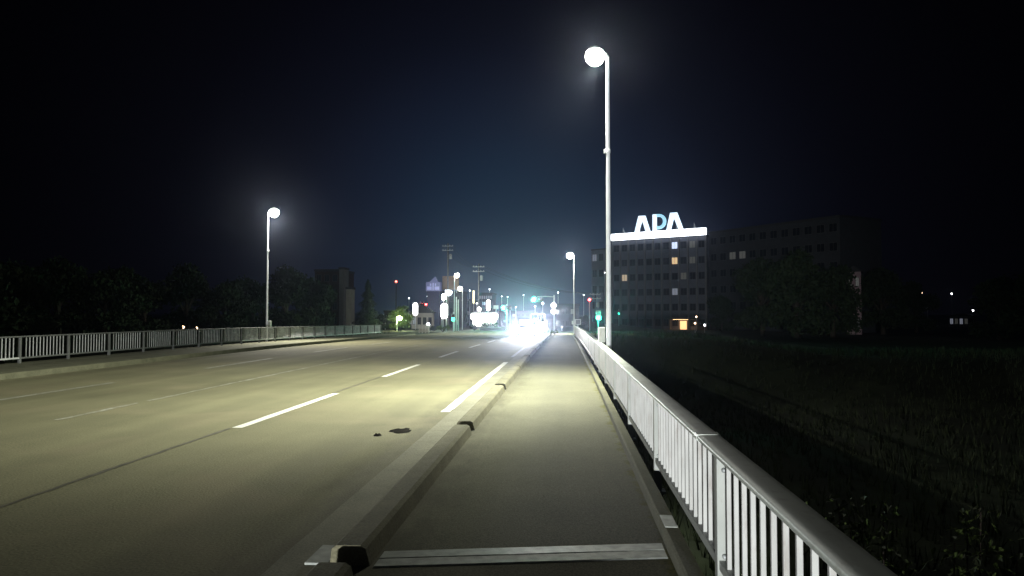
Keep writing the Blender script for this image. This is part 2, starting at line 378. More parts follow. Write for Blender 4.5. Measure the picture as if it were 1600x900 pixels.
# deck slab under the bridge
mb = MB(); mb.sweep([(-17.0, -0.05), (0.79, -0.05), (0.79, -0.55), (0.2, -0.75), (-0.6, -1.5), (-15.6, -1.5), (-16.4, -0.75), (-17.0, -0.55)], yrange(4.4, 66, 3), gz)
struct(mb.build('bridge_deck', M['deck']))
mb = MB(); mb.box(-17.2, 0.8, -30, 4.3, -4.8, -0.05); struct(mb.build('abutment', M['deck']))

# kerb stones on the road side of the pavement, with drainage gaps between the lengths
kp = [(-1.500, -0.02), (-1.485, 0.105), (-1.455, 0.128), (-1.300, 0.130), (-1.265, 0.110), (-1.230, -0.02)]
KG = 5.42
ks = [-30] + [4.48 + KG * i for i in range(-1, 11)] + [66]
for a, b in zip(ks, ks[1:]):
    y0 = a + 0.16 if a > -30 else a; y1 = b - 0.16 if b < 66 else b
    if y1 - y0 < 0.3: continue
    mb = MB(); mb.sweep(kp, yrange(y0, y1, 1.9), gz); struct(mb.build('kerb', M['kerb']))
# flush concrete gutter between the kerb and the asphalt, in cast lengths
for i in range(0, 12):
    ya = -30 + i * 8.0; mb = MB(); ys = yrange(ya, min(66, ya + 7.985), 0.5)
    rows = [[mb.bm.verts.new((x + (random.uniform(-.006, .006) if k == 0 else 0), y, gz(y) + dz)) for k, (x, dz) in enumerate(((-1.86, 0.004), (-1.66, 0.006), (-1.492, 0.010)))] for y in ys]
    for a, b in zip(rows, rows[1:]):
        for k in (0, 1): mb.bm.faces.new((a[k], a[k + 1], b[k + 1], b[k]))
    struct(mb.build('gutter', M['gutter']))
# low guard kerb on the river side
mb = MB(); mb.sweep([(0.68, -0.04), (0.685, 0.085), (0.70, 0.10), (0.79, 0.10), (0.80, -0.04)], yrange(-30, 66, 2), gz); struct(mb.build('guard_kerb', M['guard_moss']))
# far pavement across the road
mb = MB(); mb.sweep([(-16.9, -0.03), (-16.9, 0.09), (-13.85, 0.09), (-13.8, 0.08), (-13.78, -0.03)], yrange(-30, 66, 3), gz); struct(mb.build('far_sidewalk', M['guard']))
mb = MB(); mb.sweep([(-13.78, -0.03), (-13.78, 0.13), (-13.75, 0.15), (-13.58, 0.15), (-13.55, 0.14), (-13.53, -0.03)], yrange(-30, 66, 3), gz); struct(mb.build('far_kerb', M['guard']))

def line(name, x, w, y0, y1, m, jit=0.004):
    mb = MB(); ys = yrange(y0, y1, 0.22)
    rows = [[mb.bm.verts.new((x - w / 2 + random.uniform(-jit, jit), y, gz(y) + 0.005)), mb.bm.verts.new((x + w / 2 + random.uniform(-jit, jit), y, gz(y) + 0.005))] for y in ys]
    for a, b in zip(rows, rows[1:]): mb.bm.faces.new((a[0], a[1], b[1], b[0]))
    return struct(mb.build(name, m))
for i in range(-3, 9): line('lane_dash', -4.58, 0.145, 10.05 + 8.35 * i, (14.5 if i != -1 else 13.6) + 8.35 * i, M['paint'])
for i in range(-2, 7): line('road_seam', -4.66, 0.05, (14.55 if i != -1 else 13.65) + 8.35 * i, 10.0 + 8.35 * (i + 1), M['seam'], 0.014)
line('edge_line', -1.945, 0.15, 11.9, 24.2, M['paint'], 0.01)
line('edge_line', -1.945, 0.13, 27, 62, M['paint_worn'], 0.01)
line('centre_line', -7.62, 0.09, 10.6, 12.7, M['paint_worn'], 0.02)
line('centre_line', -7.62, 0.07, 13.0, 40, M['paint_worn'], 0.025)
for i in range(0, 7): line('far_lane_dash', -10.45, 0.16, 11.6 + 9.2 * i, 16.4 + 9.2 * i, M['paint_worn'], 0.01)
# stop line and zebra crossing at the junction
mb = MB(); mb.face([(-7.4, 68.0, gz(68) + 0.006), (-2.0, 68.0, gz(68) + 0.006), (-2.0, 68.45, gz(68.45) + 0.006), (-7.4, 68.45, gz(68.45) + 0.006)]); struct(mb.build('stop_line', M['paint_worn']))
for i in range(12):
    x = -13.0 + i * 0.95
    mb = MB(); mb.face([(x, 76, gz(76) + 0.006), (x + 0.45, 76, gz(76) + 0.006), (x + 0.45, 79.5, gz(79.5) + 0.006), (x, 79.5, gz(79.5) + 0.006)]); struct(mb.build('zebra_stripe', M['paint_worn']))

# expansion joint cover across the pavement
ej = thing('expansion_joint_cover', 'pale steel joint cover of two plates across the near pavement', 'joint cover', (0, 0, 0))
sk = lambda x: 4.90 + 0.165 * (x + 0.3)
for dy0, dy1, h in ((-0.15, -0.002, 0.014), (0.0, 0.145, 0.017)):
    mb = MB(); xs = (-1.21, 0.665)
    lo = [(x, sk(x) + d, 0.005) for x, d in ((xs[0], dy0), (xs[1], dy0), (xs[1], dy1), (xs[0], dy1))]
    hi = [(x, sk(x) + d, h) for x, d in ((xs[0] + .005, dy0 + .005), (xs[1] - .005, dy0 + .005), (xs[1] - .005, dy1 - .005), (xs[0] + .005, dy1 - .005))]
    a = [mb.bm.verts.new(p) for p in lo]; b = [mb.bm.verts.new(p) for p in hi]
    mb.bm.faces.new(b)
    for k in range(4): mb.bm.faces.new((a[k], a[(k + 1) % 4], b[(k + 1) % 4], b[k]))
    o = mb.build('plate', M['plate'], ej)
mb = MB(); mb.box(-1.655, -1.50, 4.62, 4.98, 0.004, 0.022, 0.004); mb.build('end_plate', M['plate'], ej)
mb = MB(); mb.box(0.695, 0.785, 5.28, 5.58, 0.10, 0.108, 0.003); mb.build('end_plate', M['plate'], ej)

# ------------------------------------------------------------------ railings
def railing(root, x, y0, n, pitch, out, m, mb_mat, z_top, nbal, gap, detail_spans, w=0.12, zoff=0.0, hm=None):
    """x: rail line; out: +1 river to the right, -1 to the left"""
    y1 = y0 + n * pitch
    ys = yrange(y0, y1, pitch)
    g = lambda y: gz(y) + zoff
    h2 = w / 2; zt = z_top
    prof = [(x - h2 * .72, zt - .046), (x - h2 * .86, zt - .038), (x - h2, zt - .020), (x - h2 * .985, zt - .010), (x - h2 * .90, zt - .004), (x - h2 * .5, zt), (x + h2 * .5, zt), (x + h2 * .90, zt - .004), (x + h2 * .985, zt - .010), (x + h2, zt - .020), (x + h2 * .86, zt - .038), (x + h2 * .72, zt - .046)]
    mb = MB(); mb.sweep(prof, ys, g); mb.build('handrail', hm or m, root, True)
    for i in range(n + 1):
        y = y0 + i * pitch
        mb = MB()
        mb.box(x - 0.036, x + 0.036, y - 0.036, y + 0.036, g(y) - 0.10, g(y) + z_top - 0.035, 0.006)
        mb.box(x - 0.07, x + 0.07, y - 0.07, y + 0.07, g(y) - 0.12, g(y) - 0.098)
        mb.build('post', m, root)
    for i in range(n):
        ya, yb = y0 + i * pitch + 0.037, y0 + (i + 1) * pitch - 0.037
        mb = MB(); mb.sweep([(x - 0.026, 0.165), (x - 0.026, 0.215), (x + 0.026, 0.215), (x + 0.026, 0.165)], [ya, yb], g)
        if i not in detail_spans:
            for k in range(nbal):
                y = ya + gap + (yb - ya - 2 * gap) * (k + 0.5) / nbal
                mb.box(x - 0.0125, x + 0.0125, y - 0.011, y + 0.011, g(y) + 0.216, g(y) + z_top - 0.035)
            mb.build('baluster_panel', mb_mat, root); continue
        p = mb.build('bottom_rail', m, root)
        for k in range(nbal):
            y = ya + gap + (yb - ya - 2 * gap) * (k + 0.5) / nbal
            b = MB(); b.box(x - 0.0125, x + 0.0125, y - 0.011, y + 0.011, g(y) + 0.20, g(y) + z_top - 0.035, 0.004)
            b.build('baluster', mb_mat, p)

rr = thing('bridge_railing', 'white metal bridge railing beside the pavement, running away from the foreground on the right', 'railing', (0, 0, 0))
railing(rr, 0.885, 4.29 - 2 * 2.95, 23, 2.95, 1, M['rail'], M['bal'], 0.85, 16, 0.05, {1, 2, 3, 4, 5, 6}, 0.15, 0.0, M['rail_top'])
for i in range(0, 22):
    yj = 4.29 - 2 * 2.95 + i * 2.95 + 0.42; z = gz(yj) + 0.85; x = 0.885
    mb = MB(); h2 = .0775
    mb.sweep([(x - h2 * .74, z - .049), (x - h2 * .98, z - .030), (x - h2, z - .014), (x - h2 * .9, z + .001), (x - h2 * .5, z + .003), (x + h2 * .5, z + .003), (x + h2 * .9, z + .001), (x + h2, z - .014), (x + h2 * .98, z - .030), (x + h2 * .74, z - .049)], [yj - .055, yj + .055], lambda y: 0)
    if i % 2 == 0: mb.build('joint_sleeve', M['rail_top'], rr)
    else: mb.bm.free()
for i in range(1, 9):
    y = 4.29 - 2 * 2.95 + i * 2.95
    for dz in (.24, .72):
        mb = MB(); mb.lathe([(.013, 0), (.013, .008), (.007, .012)], (0.885, y - .048, gz(y) + dz), 8, 'y'); mb.build('bolt', M['galv'], rr)
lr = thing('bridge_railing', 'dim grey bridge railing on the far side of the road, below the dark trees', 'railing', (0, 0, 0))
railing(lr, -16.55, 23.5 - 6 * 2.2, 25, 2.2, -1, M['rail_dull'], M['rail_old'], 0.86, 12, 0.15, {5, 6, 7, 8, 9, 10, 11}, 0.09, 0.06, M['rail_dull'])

# ------------------------------------------------------------------ street lamps
def make_lamp(H, gl, tilt, arm, name, label, group, box=True, gm=None):
    """post at the origin, arm towards -x"""
    t = thing(name, label, 'street lamp', (0, 0, 0), 0, group)
    mb = MB(); mb.tube([(0, 0, -0.8), (0, 0, 0.0), (0, 0, 0.3), (0, 0, H * 0.55), (0, 0, H - 0.3), (0, 0, H)], [0.066, 0.066, 0.064, 0.052, 0.042, 0.040], 14)
    pole = mb.build('pole', M['pole'], t, True)
    mb = MB(); mb.lathe([(0.055, H * 0.70), (0.06, H * 0.70 + 0.02), (0.06, H * 0.70 + 0.08), (0.055, H * 0.70 + 0.1)], (0, 0, 0), 12)
    mb.box(-0.10, -0.055, -0.03, 0.03, H * 0.70, H * 0.70 + 0.10, 0.008); mb.build('band_clamp', M['pole'], t)
    if box:
        mb = MB(); mb.box(-0.24, -0.09, -0.12, 0.12, 0.93, 1.28, 0.015)
        b = mb.build('junction_box', M['rail'], t)
        mb = MB(); mb.box(-0.246, -0.2405, -0.10, 0.10, 0.95, 1.26); mb.build('door', M['sign_back'], b)
    mb = MB(); mb.tube([(0, 0, H - 0.02), (-0.05, 0, H + 0.06), (-arm * 0.6, 0, H + 0.10), (-arm, 0, H + 0.10)], [0.042, 0.045, 0.045, 0.04], 12); mb.build('arm', M['pole'], t, True)
    r = gl / 2
    zc = H + 0.02
    mb = MB(); mb.lathe([(0.05, zc + r + 0.02), (r * 0.55, zc + r * 0.93), (r * 0.85, zc + r * 0.62), (r * 0.80, zc + r * 0.58), (0.05, zc + r * 0.86)][::-1], (-arm, 0, 0), 20)
    mb.build('lamp_cap', M['galv'], t, True)
    mb = MB()
    prof = [(max(0.004, r * math.cos(R(a))), zc + r * math.sin(R(a))) for a in range(-90, 40, 10)] + [(0.01, zc + r * 0.62)]
    mb.lathe(prof, (-arm, 0, 0), 24); mb.build('lamp_globe', gm or M['globe'], t, True)
    return t

def put_spot(name, loc, target, power, size, blend, col, rad=0.12):
    l = bpy.data.lights.new(name, 'SPOT'); l.energy = power; l.spot_size = R(size); l.spot_blend = blend; l.color = col; l.shadow_soft_size = rad
    o = bpy.data.objects.new(name, l); COL.objects.link(o); o.location = loc
    o.rotation_euler = (Vector(target) - Vector(loc)).to_track_quat('-Z', 'Y').to_euler()
    return o

def put_point(name, loc, power, col, rad=0.1):
    l = bpy.data.lights.new(name, 'POINT'); l.energy = power; l.color = col; l.shadow_soft_size = rad
    o = bpy.data.objects.new(name, l); COL.objects.link(o); o.location = loc; return o

LG = 'street lamps along the bridge'
H = at(932, 88, 17.4).z - 0.02
la = make_lamp(H, 0.45, 0, 0.30, 'street_lamp', 'tallest glowing street lamp on a white post behind the near railing', LG)
la.location = (1.02, 17.4, 0)
put_spot('lamp_light', (0.72, 17.4, H - 0.30), (-4.3, 16.4, 0), 12200, 120, 1.0, (0.97, 1.0, 0.82))
put_spot('lamp_light', (0.72, 17.25, H - 0.30), (-3.4, 12.6, 0), 6600, 54, 1.0, (0.97, 1.0, 0.82))
H = at(426, 332, 42).z - gz(42) - 0.02
lb = make_lamp(H, 0.56, 0, 0.36, 'street_lamp', 'glowing street lamp on the far side of the road against the dark trees', LG)
lb.location = (at(417, 500, 42).x, 42.0, gz(42)); lb.rotation_euler = (0, 0, math.pi)
put_spot('lamp_light', (at(426, 332, 42).x, 42.0, gz(42) + H - 0.36), (-11.5, 41.5, 0), 11000, 140, 1.0, (1.0, 0.97, 0.84))
H = at(893, 399, 75).z - gz(75) - 0.02
lc = make_lamp(H, 0.68, 0, 0.40, 'street_lamp', 'smaller distant street lamp at the far end of the white railing', LG)
lc.location = (at(897, 500, 75).x, 75.0, gz(75))
put_spot('lamp_light', (0.65, 75.0, gz(75) + H - 0.48), (-4.5, 74, -0.4), 22000, 126, 1.0, (1.0, 0.97, 0.82))

for (px, py, Y, rr0, pw) in ((932, 88, 17.4, 0.225, 800), (426, 332, 42, 0.28, 1100), (893, 399, 75, 0.34, 1600)):
    q = at(px, py, Y); put_point('lamp_glow', (q.x, Y, q.z - 0.04), pw, (1.0, 0.98, 0.88), 0.08)

# lamps of the street beyond the bridge
def far_lamp(px, py, Y, dia_px, label, gm, group='lamps of the street beyond the bridge', side=1, col=(1.0, 0.93, 0.75)):
    p = at(px, py, Y); g = tz(p.x, p.y) + 0.1 if abs(p.x + 7) > 9 else gz(p.y)
    Hh = p.z - g
    t = make_lamp(Hh, dia_px * Y / F, 0, 0.35, 'street_lamp', label, group, False, gm)
    t.location = (p.x + 0.35 * side, p.y, g)
    if side < 0: t.rotation_euler = (0, 0, math.pi)
    put_point('lamp_glow', (p.x, p.y, p.z - 0.06), 1200, col, 0.08)
    return t
far_lamp(714, 430, 98, 7.5, 'warm street lamp above the brown billboard, highest of the lit town', M['globe_warm'], side=-1)
far_lamp(719, 451, 112, 7.5, 'warm street lamp on the slim post right of the brown billboard', M['globe_warm'], side=1)
far_lamp(701, 457, 104, 10, 'bluish white street lamp in front of the brown billboard', M['globe_cool'], side=-1, col=(0.92, 0.95, 1.0))
far_lamp(624, 497, 100, 8, 'yellow green glowing lamp in front of the lit round tree', M['globe_green'], side=-1, col=(0.82, 1.0, 0.38))

def dot_lamp(px, py, Y, r_px, label, gm, group):
    p = at(px, py, Y); g = tz(p.x, p.y)
    t = thing('distant_lamp', label, 'lamp', (p.x, p.y, g), 0, group)
    h = p.z - g; r = 0.68 * r_px * Y / F
    mb = MB(); mb.tube([(0, 0, -0.2), (0, 0, h - r)], [0.07, 0.05], 8); mb.build('pole', M['pole'], t)
    mb = MB(); mb.lathe([(0.05, -r), (r * 0.75, -r * 0.6), (r, 0), (r * 0.7, r * 0.8), (0.03, r)], (0, 0, h), 12); mb.build('lamp_head', gm, t, True)
    return t
DG = 'small lamps scattered through the distant town'
D, W = M['globe_dot'], M['globe_dotwarm']
for px, py, Y, r, lab, g in [
    (872, 457, 190, 1.7, 'tiny white lamp in the sky gap left of the smaller right street lamp', D),
    (912, 461, 190, 1.4, 'tiny white lamp right of the smaller right street lamp', D),
    (765, 452, 160, 1.7, 'tiny white lamp above the lit window rows in the town centre', D),
    (784, 463, 180, 1.3, 'tiny white lamp above the left green traffic light', D),
    (793, 464, 185, 1.3, 'tiny white lamp just right of the left green traffic light', D),
    (818, 461, 200, 1.3, 'tiny dim lamp left of the upper green traffic light', D),
    (806, 480, 160, 1.5, 'tiny white lamp between the two upper green traffic lights, low down', D),
    (797, 483, 150, 1.2, 'tiny dim lamp touching the right of the left green traffic light', D),
    (848, 474, 120, 2.6, 'small white lamp right of the upper green traffic light, over the van', D),
    (836, 479, 118, 1.8, 'small white lamp just beneath the upper green traffic light', D),
    (855, 513, 100, 1.5, 'low white lamp at pavement level left of the round signs', D),
    (878, 511, 100, 1.5, 'low white lamp at pavement level right of the round signs', D),
    (734, 454, 150, 1.6, 'tiny white lamp left of the yellow vertical sign', D),
    (745, 474, 140, 1.5, 'tiny white lamp by the foot of the yellow vertical sign', D),
    (639, 466, 150, 1.5, 'tiny pale lamp above and left of the white oval sign', D),
    (668, 463, 140, 1.8, 'tiny pale lamp above the pair of red signals', D),
    (669, 507, 95, 3.6, 'round white lamp low in front of the pale house', M['globe_cool']),
    (602, 499, 120, 1.6, 'tiny pale lamp between the conifer and the yellow green lamp', D),
    (1411, 488, 260, 1.2, 'faint yellowish lamp, leftmost of the lamps beyond the dark field', W),
    (1449, 482, 260, 1.7, 'white lamp beyond the dark field, second from the left', D),
    (1487, 459, 280, 1.8, 'white lamp beyond the dark field, highest of them', D),
    (1520, 485, 250, 2.2, 'white lamp beside the pale low hut beyond the dark field', D),
    (1441, 458, 300, 0.9, 'faintest lamp high beyond the dark field', W),
    (286, 511, 130, 3.6, 'left warm lamp of the pair showing just over the far railing', W),
    (293, 512, 128, 4.2, 'brighter right warm lamp of the pair showing just over the far railing', W),
    (307, 513, 130, 3.4, 'small warm lamp right of the pair showing over the far railing', W),
    (1088, 495, 175, 2.0, 'right warm lamp on the hotel entrance forecourt', W),
    (1086, 505, 160, 2.2, 'low warm lamp in front of the hotel entrance', W),
    (1101, 508, 160, 2.6, 'low pale lamp at the right end of the hotel forecourt', D),
    (945, 426, 150, 1.3, 'tiny white lamp touching the left of the tall near lamp post', D),
]: dot_lamp(px, py, Y, r, lab, g, DG)

# ------------------------------------------------------------------ masts, utility poles, wires
def mast(px, pyt, Y, r, label, name='utility_pole', m='concrete_pole', arms=True, cat='pole', light=None, group='utility poles in the town'):
    p = at(px, pyt, Y); g = tz(p.x, p.y); h = p.z - g
    t = thing(name, label, cat, (p.x, p.y, g), 0, group)
    mb = MB(); mb.tube([(0, 0, -0.3), (0, 0, h)], [r, r * 0.65], 10); mb.build('pole', M[m], t, True)
    if arms:
        for dz in (0.5, 1.2):
            mb = MB(); mb.box(-0.9, 0.9, -0.05 - r, 0.05 - r, h - dz - 0.05, h - dz + 0.05); a = mb.build('crossarm', M['galv'], t)
            mb = MB()
            for x in (-0.8, -0.35, 0.35, 0.8): mb.lathe([(0.05, 0.05), (0.03, 0.09), (0.05, 0.13), (0.03, 0.18)], (x, -r, h - dz), 8)
            mb.build('insulators', M['sign_back'], a)
        mb = MB(); mb.lathe([(0.2, h - 2.6), (0.24, h - 2.5), (0.24, h - 1.9), (0.2, h - 1.8)], (0.42, 0, 0), 12); mb.build('transformer', M['galv'], t)
    if light:
        mb = MB(); mb.lathe([(0.08, 0), (0.18, 0.05), (0.18, 0.25), (0.05, 0.34)], (0, 0, h), 10); mb.build('beacon', light, t)
    return t, p
u1, p1 = mast(700, 380, 120, 0.17, 'tall utility pole rising behind the billboard, tallest pole in the town')
u2, p2 = mast(748, 412, 112, 0.15, 'slender utility pole left of the bright store, in front of the window rows')
u3, p3 = mast(713, 464, 100, 0.09, 'slim grey post nearest the green pedestrian signal', arms=False, m='pole', group='slim posts by the billboard')
mast(716, 468, 102, 0.08, 'slim grey post in the middle of the close row under the billboard', arms=False, m='pole', group='slim posts by the billboard')
u5, p5 = mast(930, 455, 120, 0.12, 'dark utility pole between the smaller right lamp and the tall near lamp', m='dark')
mast(619, 441, 150, 0.14, 'thin mast with a red beacon standing left of the white oval sign', 'beacon_mast', 'dark', False, 'mast', M['tail'], None)
mast(921, 470, 105, 0.10, 'thin post with a red light near the green signal by the near lamp', 'beacon_mast', 'pole', False, 'mast', M['red'], None)
mb = MB()
for dx in (-0.8, 0.35, 0.8):
    for a, b in ((p1, p2), (p2, p5)):
        pts = []
        for i in range(13):
            t = i / 12; q = a.lerp(b, t); pts.append((q.x + dx, q.y - 0.15, q.z - 0.35 - 4 * 1.1 * t * (1 - t)))
        mb.tube(pts, 0.018, 5)
tag(mb.build('overhead_wires', M['dark']), 'thin overhead wires strung between the utility poles of the town', 'wires')

# ------------------------------------------------------------------ traffic signals
def lens_bm(x, z, r, y=-0.13): return MB().lathe([(r, 0.0), (r, 0.02), (r * 0.8, 0.035), (r * 0.3, 0.045)], (x, y, z), 16, 'y')
def visor_bm(x, z, r, y=-0.13):
    mb = MB(); n = 12
    a = [Vector((x + (r + 0.015) * math.cos(R(-20 + 220 * k / n)), y, z + (r + 0.015) * math.sin(R(-20 + 220 * k / n)))) for k in range(n + 1)]
    for k in range(n):
        mb.face([a[k], a[k + 1], a[k + 1] + Vector((0, -0.16, 0)), a[k] + Vector((0, -0.22, 0))])
    return mb
def traffic_light(px, py, Y, label, lit, pole_dx, r=0.17, gm=None, rm=None):
    """horizontal three-lens head; the lit lens is the one at the pixel"""
    p = at(px, py, Y); g = tz(p.x, p.y); off = 0.42
    cx = off if lit == 'green' else -off
    t = thing('traffic_light', label, 'traffic light', (p.x + cx + pole_dx, p.y, g), 0, 'traffic lights at the junction')
    h = p.z - g; x0 = -pole_dx
    mb = MB(); mb.tube([(0, 0.05, -0.3), (0, 0.05, h + 0.5)], [0.10, 0.08], 12); mb.build('pole', M['pole'], t, True)
    if abs(pole_dx) > 0.7:
        mb = MB(); mb.tube([(0, 0.05, h + 0.30), (x0 * 0.5, 0.06, h + 0.36), (x0, 0.06, h + 0.33)], 0.045, 10); mb.tube([(x0, 0.06, h + 0.34), (x0, 0.06, h + 0.1)], 0.03, 8); mb.build('arm', M['pole'], t, True)
    mb = MB(); mb.box(x0 - 0.66, x0 + 0.66, -0.10, 0.10, h - 0.23, h + 0.23, 0.05); hs = mb.build('housing', M['galv'], t)
    for k, c in ((-1, 'green'), (0, 'amber'), (1, 'red')):
        m = (gm or M['green']) if (c == lit == 'green') else (rm or M['red']) if (c == lit == 'red') else M['lens_off']
        o = lens_bm(x0 + k * off, h, r, -0.102).build('lens', m, hs)
        if m is not M['lens_off']: o['label'] = 'lit %s lens' % c
        visor_bm(x0 + k * off, h, r, -0.102).build('visor', M['dark'], hs)
    if lit == 'green': put_point('signal_glow', (p.x, p.y - 0.42, p.z), 2300, (0.02, 1.0, 0.58), 0.05)
    return t
traffic_light(834, 468, 84, 'green traffic light hanging highest, above the oncoming vehicles', 'green', 1.9, 0.27)
traffic_light(787, 481, 100, 'green traffic light right of the bright store, second highest', 'green', 0.0, 0.29)
traffic_light(666, 476, 125, 'red lit traffic light right of the white oval sign', 'red', 0.0, 0.2)
traffic_light(660, 475, 150, 'smaller red lit traffic light just left of the other red one', 'red', 0.0, 0.17)
def ped_signal(px, py, Y, label, r, gm):
    p = at(px, py, Y); g = tz(p.x, p.y); h = p.z - g
    t = thing('pedestrian_signal', label, 'pedestrian signal', (p.x, p.y + 0.12, g), 0, 'pedestrian signals around the junction')
    mb = MB(); mb.tube([(0, 0.12, -0.3), (0, 0.12, h + 0.9)], [0.07, 0.06], 10); mb.build('pole', M['pole'], t, True)
    mb = MB(); mb.box(-r * 1.3, r * 1.3, -0.08, 0.05, h - r * 1.4, h + r * 3.9, 0.03); hs = mb.build('housing', M['galv'], t)
    for z, m in ((h, gm), (h + r * 2.5, M['lens_off'])):
        mb = MB(); mb.box(-r, r, -0.10, -0.081, z - r, z + r, 0.008); o = mb.build('lens', m, hs)
        if m is gm: o['label'] = 'lit green lens'
        mb = MB(); mb.box(-r * 1.1, r * 1.1, -0.22, -0.0805, z + r * 1.05, z + r * 1.12); mb.build('visor', M['dark'], hs)
    if gm is M['green']: put_point('signal_glow', (p.x, p.y - 0.32, p.z), 900, (0.02, 1.0, 0.58), 0.05)
    return t
ped_signal(708, 499, 88, 'green pedestrian signal on a post below the brown billboard', 0.17, M['green_small'])
ped_signal(935, 496, 92, 'green pedestrian signal just left of the tall near lamp post', 0.23, M['green'])
ped_signal(967, 490, 150, 'tiny green pedestrian signal right of the tall near lamp post', 0.11, M['green_small'])

# ------------------------------------------------------------------ signs
def post_sign(name, label, px, py, Y, wpx, hpx, m, foot=True, round_=False, cat='sign', depth=0.2, nposts=1):
    p = at(px, py, Y); g = tz(p.x, p.y); h = p.z - g; w, hh = wpx * Y / F, hpx * Y / F
    t = thing(name, label, cat, (p.x, p.y, g), 0)
    mb = MB()
    if round_:
        n = 24; poly = []
        for k in range(n):
            a = 2 * math.pi * k / n; r = w / 2; sx = r * math.cos(a); sz = r * math.sin(a)
            poly.append((sx, h + (hh / 2 - r if sz > 0 else r - hh / 2) + sz))
        mb.prism(poly, -depth / 2, depth / 2)
    else: mb.box(-w / 2, w / 2, -depth / 2, depth / 2, h - hh / 2, h + hh / 2, min(0.05, depth * 0.3))
    mb.build('lit_panel', m, t)
    for k in range(nposts):
        x = 0 if nposts == 1 else (-w * 0.32 + k * w * 0.64)
        mb = MB(); mb.tube([(x, depth / 2 + 0.06, -0.2), (x, depth / 2 + 0.06, h + hh * 0.3)], 0.06, 10); mb.build('post', M['pole'], t, True)
    return t
post_sign('lit_sign', 'white oval lit sign on a post in front of the pale house', 649, 483, 110, 7.5, 20, M['sign_white'], round_=True)
post_sign('lit_sign', 'large white oval lit sign on twin posts below the billboard', 694, 486, 95, 11, 24, M['sign_white'], round_=True, nposts=2)
post_sign('lit_sign', 'small white lit sign above the large oval sign, beside the billboard', 693, 464, 118, 6, 10, M['sign_white'], round_=True)
post_sign('lit_sign', 'narrow yellow vertical lit sign on the dark building left of the store', 740, 464, 130, 2.6, 20, M['sign_warm'])
post_sign('lit_sign', 'white vertical lit sign standing above the bright store', 763, 477, 118, 6, 17, M['sign_white'], round_=True)
post_sign('name_board', 'pale unlit board beside the left green traffic light', 775, 480, 104, 8, 6, M['sign_back'])

# pair of round signs on one post, by the end of the bridge
p = at(865, 482, 72); g = gz(72)
t = thing('road_sign', 'pair of white round signs with added glow for reflected light, stacked on one post at the end of the pavement', 'road sign', (p.x, p.y, g))
h = p.z - g
mb = MB(); mb.tube([(0, 0.05, -0.2), (0, 0.05, h + 0.75)], 0.04, 10); mb.build('post', M['pole'], t, True)
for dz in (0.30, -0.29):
    mb = MB(); mb.lathe([(0.29, 0.0), (0.295, 0.006), (0.29, 0.016), (0.02, 0.016)], (0, 0, h + dz), 28, 'y'); o = mb.build('sign_disc', M['disc_added_glow'], t)
    mb = MB(); mb.box(-0.03, 0.03, 0.005, 0.02, h + dz - 0.08, h + dz + 0.08); mb.build('clamp', M['galv'], o)
# cabinet by the end of the railing
p = at(903, 503, 70); t = thing('control_cabinet', 'small pale cabinet on a post behind the far end of the white railing', 'cabinet', (p.x, p.y, gz(70)))
h = p.z - gz(70)
mb = MB(); mb.tube([(0, 0, -0.3), (0, 0, h - 0.2)], 0.05, 10); mb.build('post', M['pole'], t, True)
mb = MB(); mb.box(-0.28, 0.28, -0.14, 0.14, h - 0.25, h + 0.25, 0.02); b = mb.build('housing', M['sign_back'], t)
mb = MB(); mb.box(-0.22, 0.22, -0.152, -0.1405, h - 0.2, h + 0.2); mb.build('door', M['wall_grey'], b)

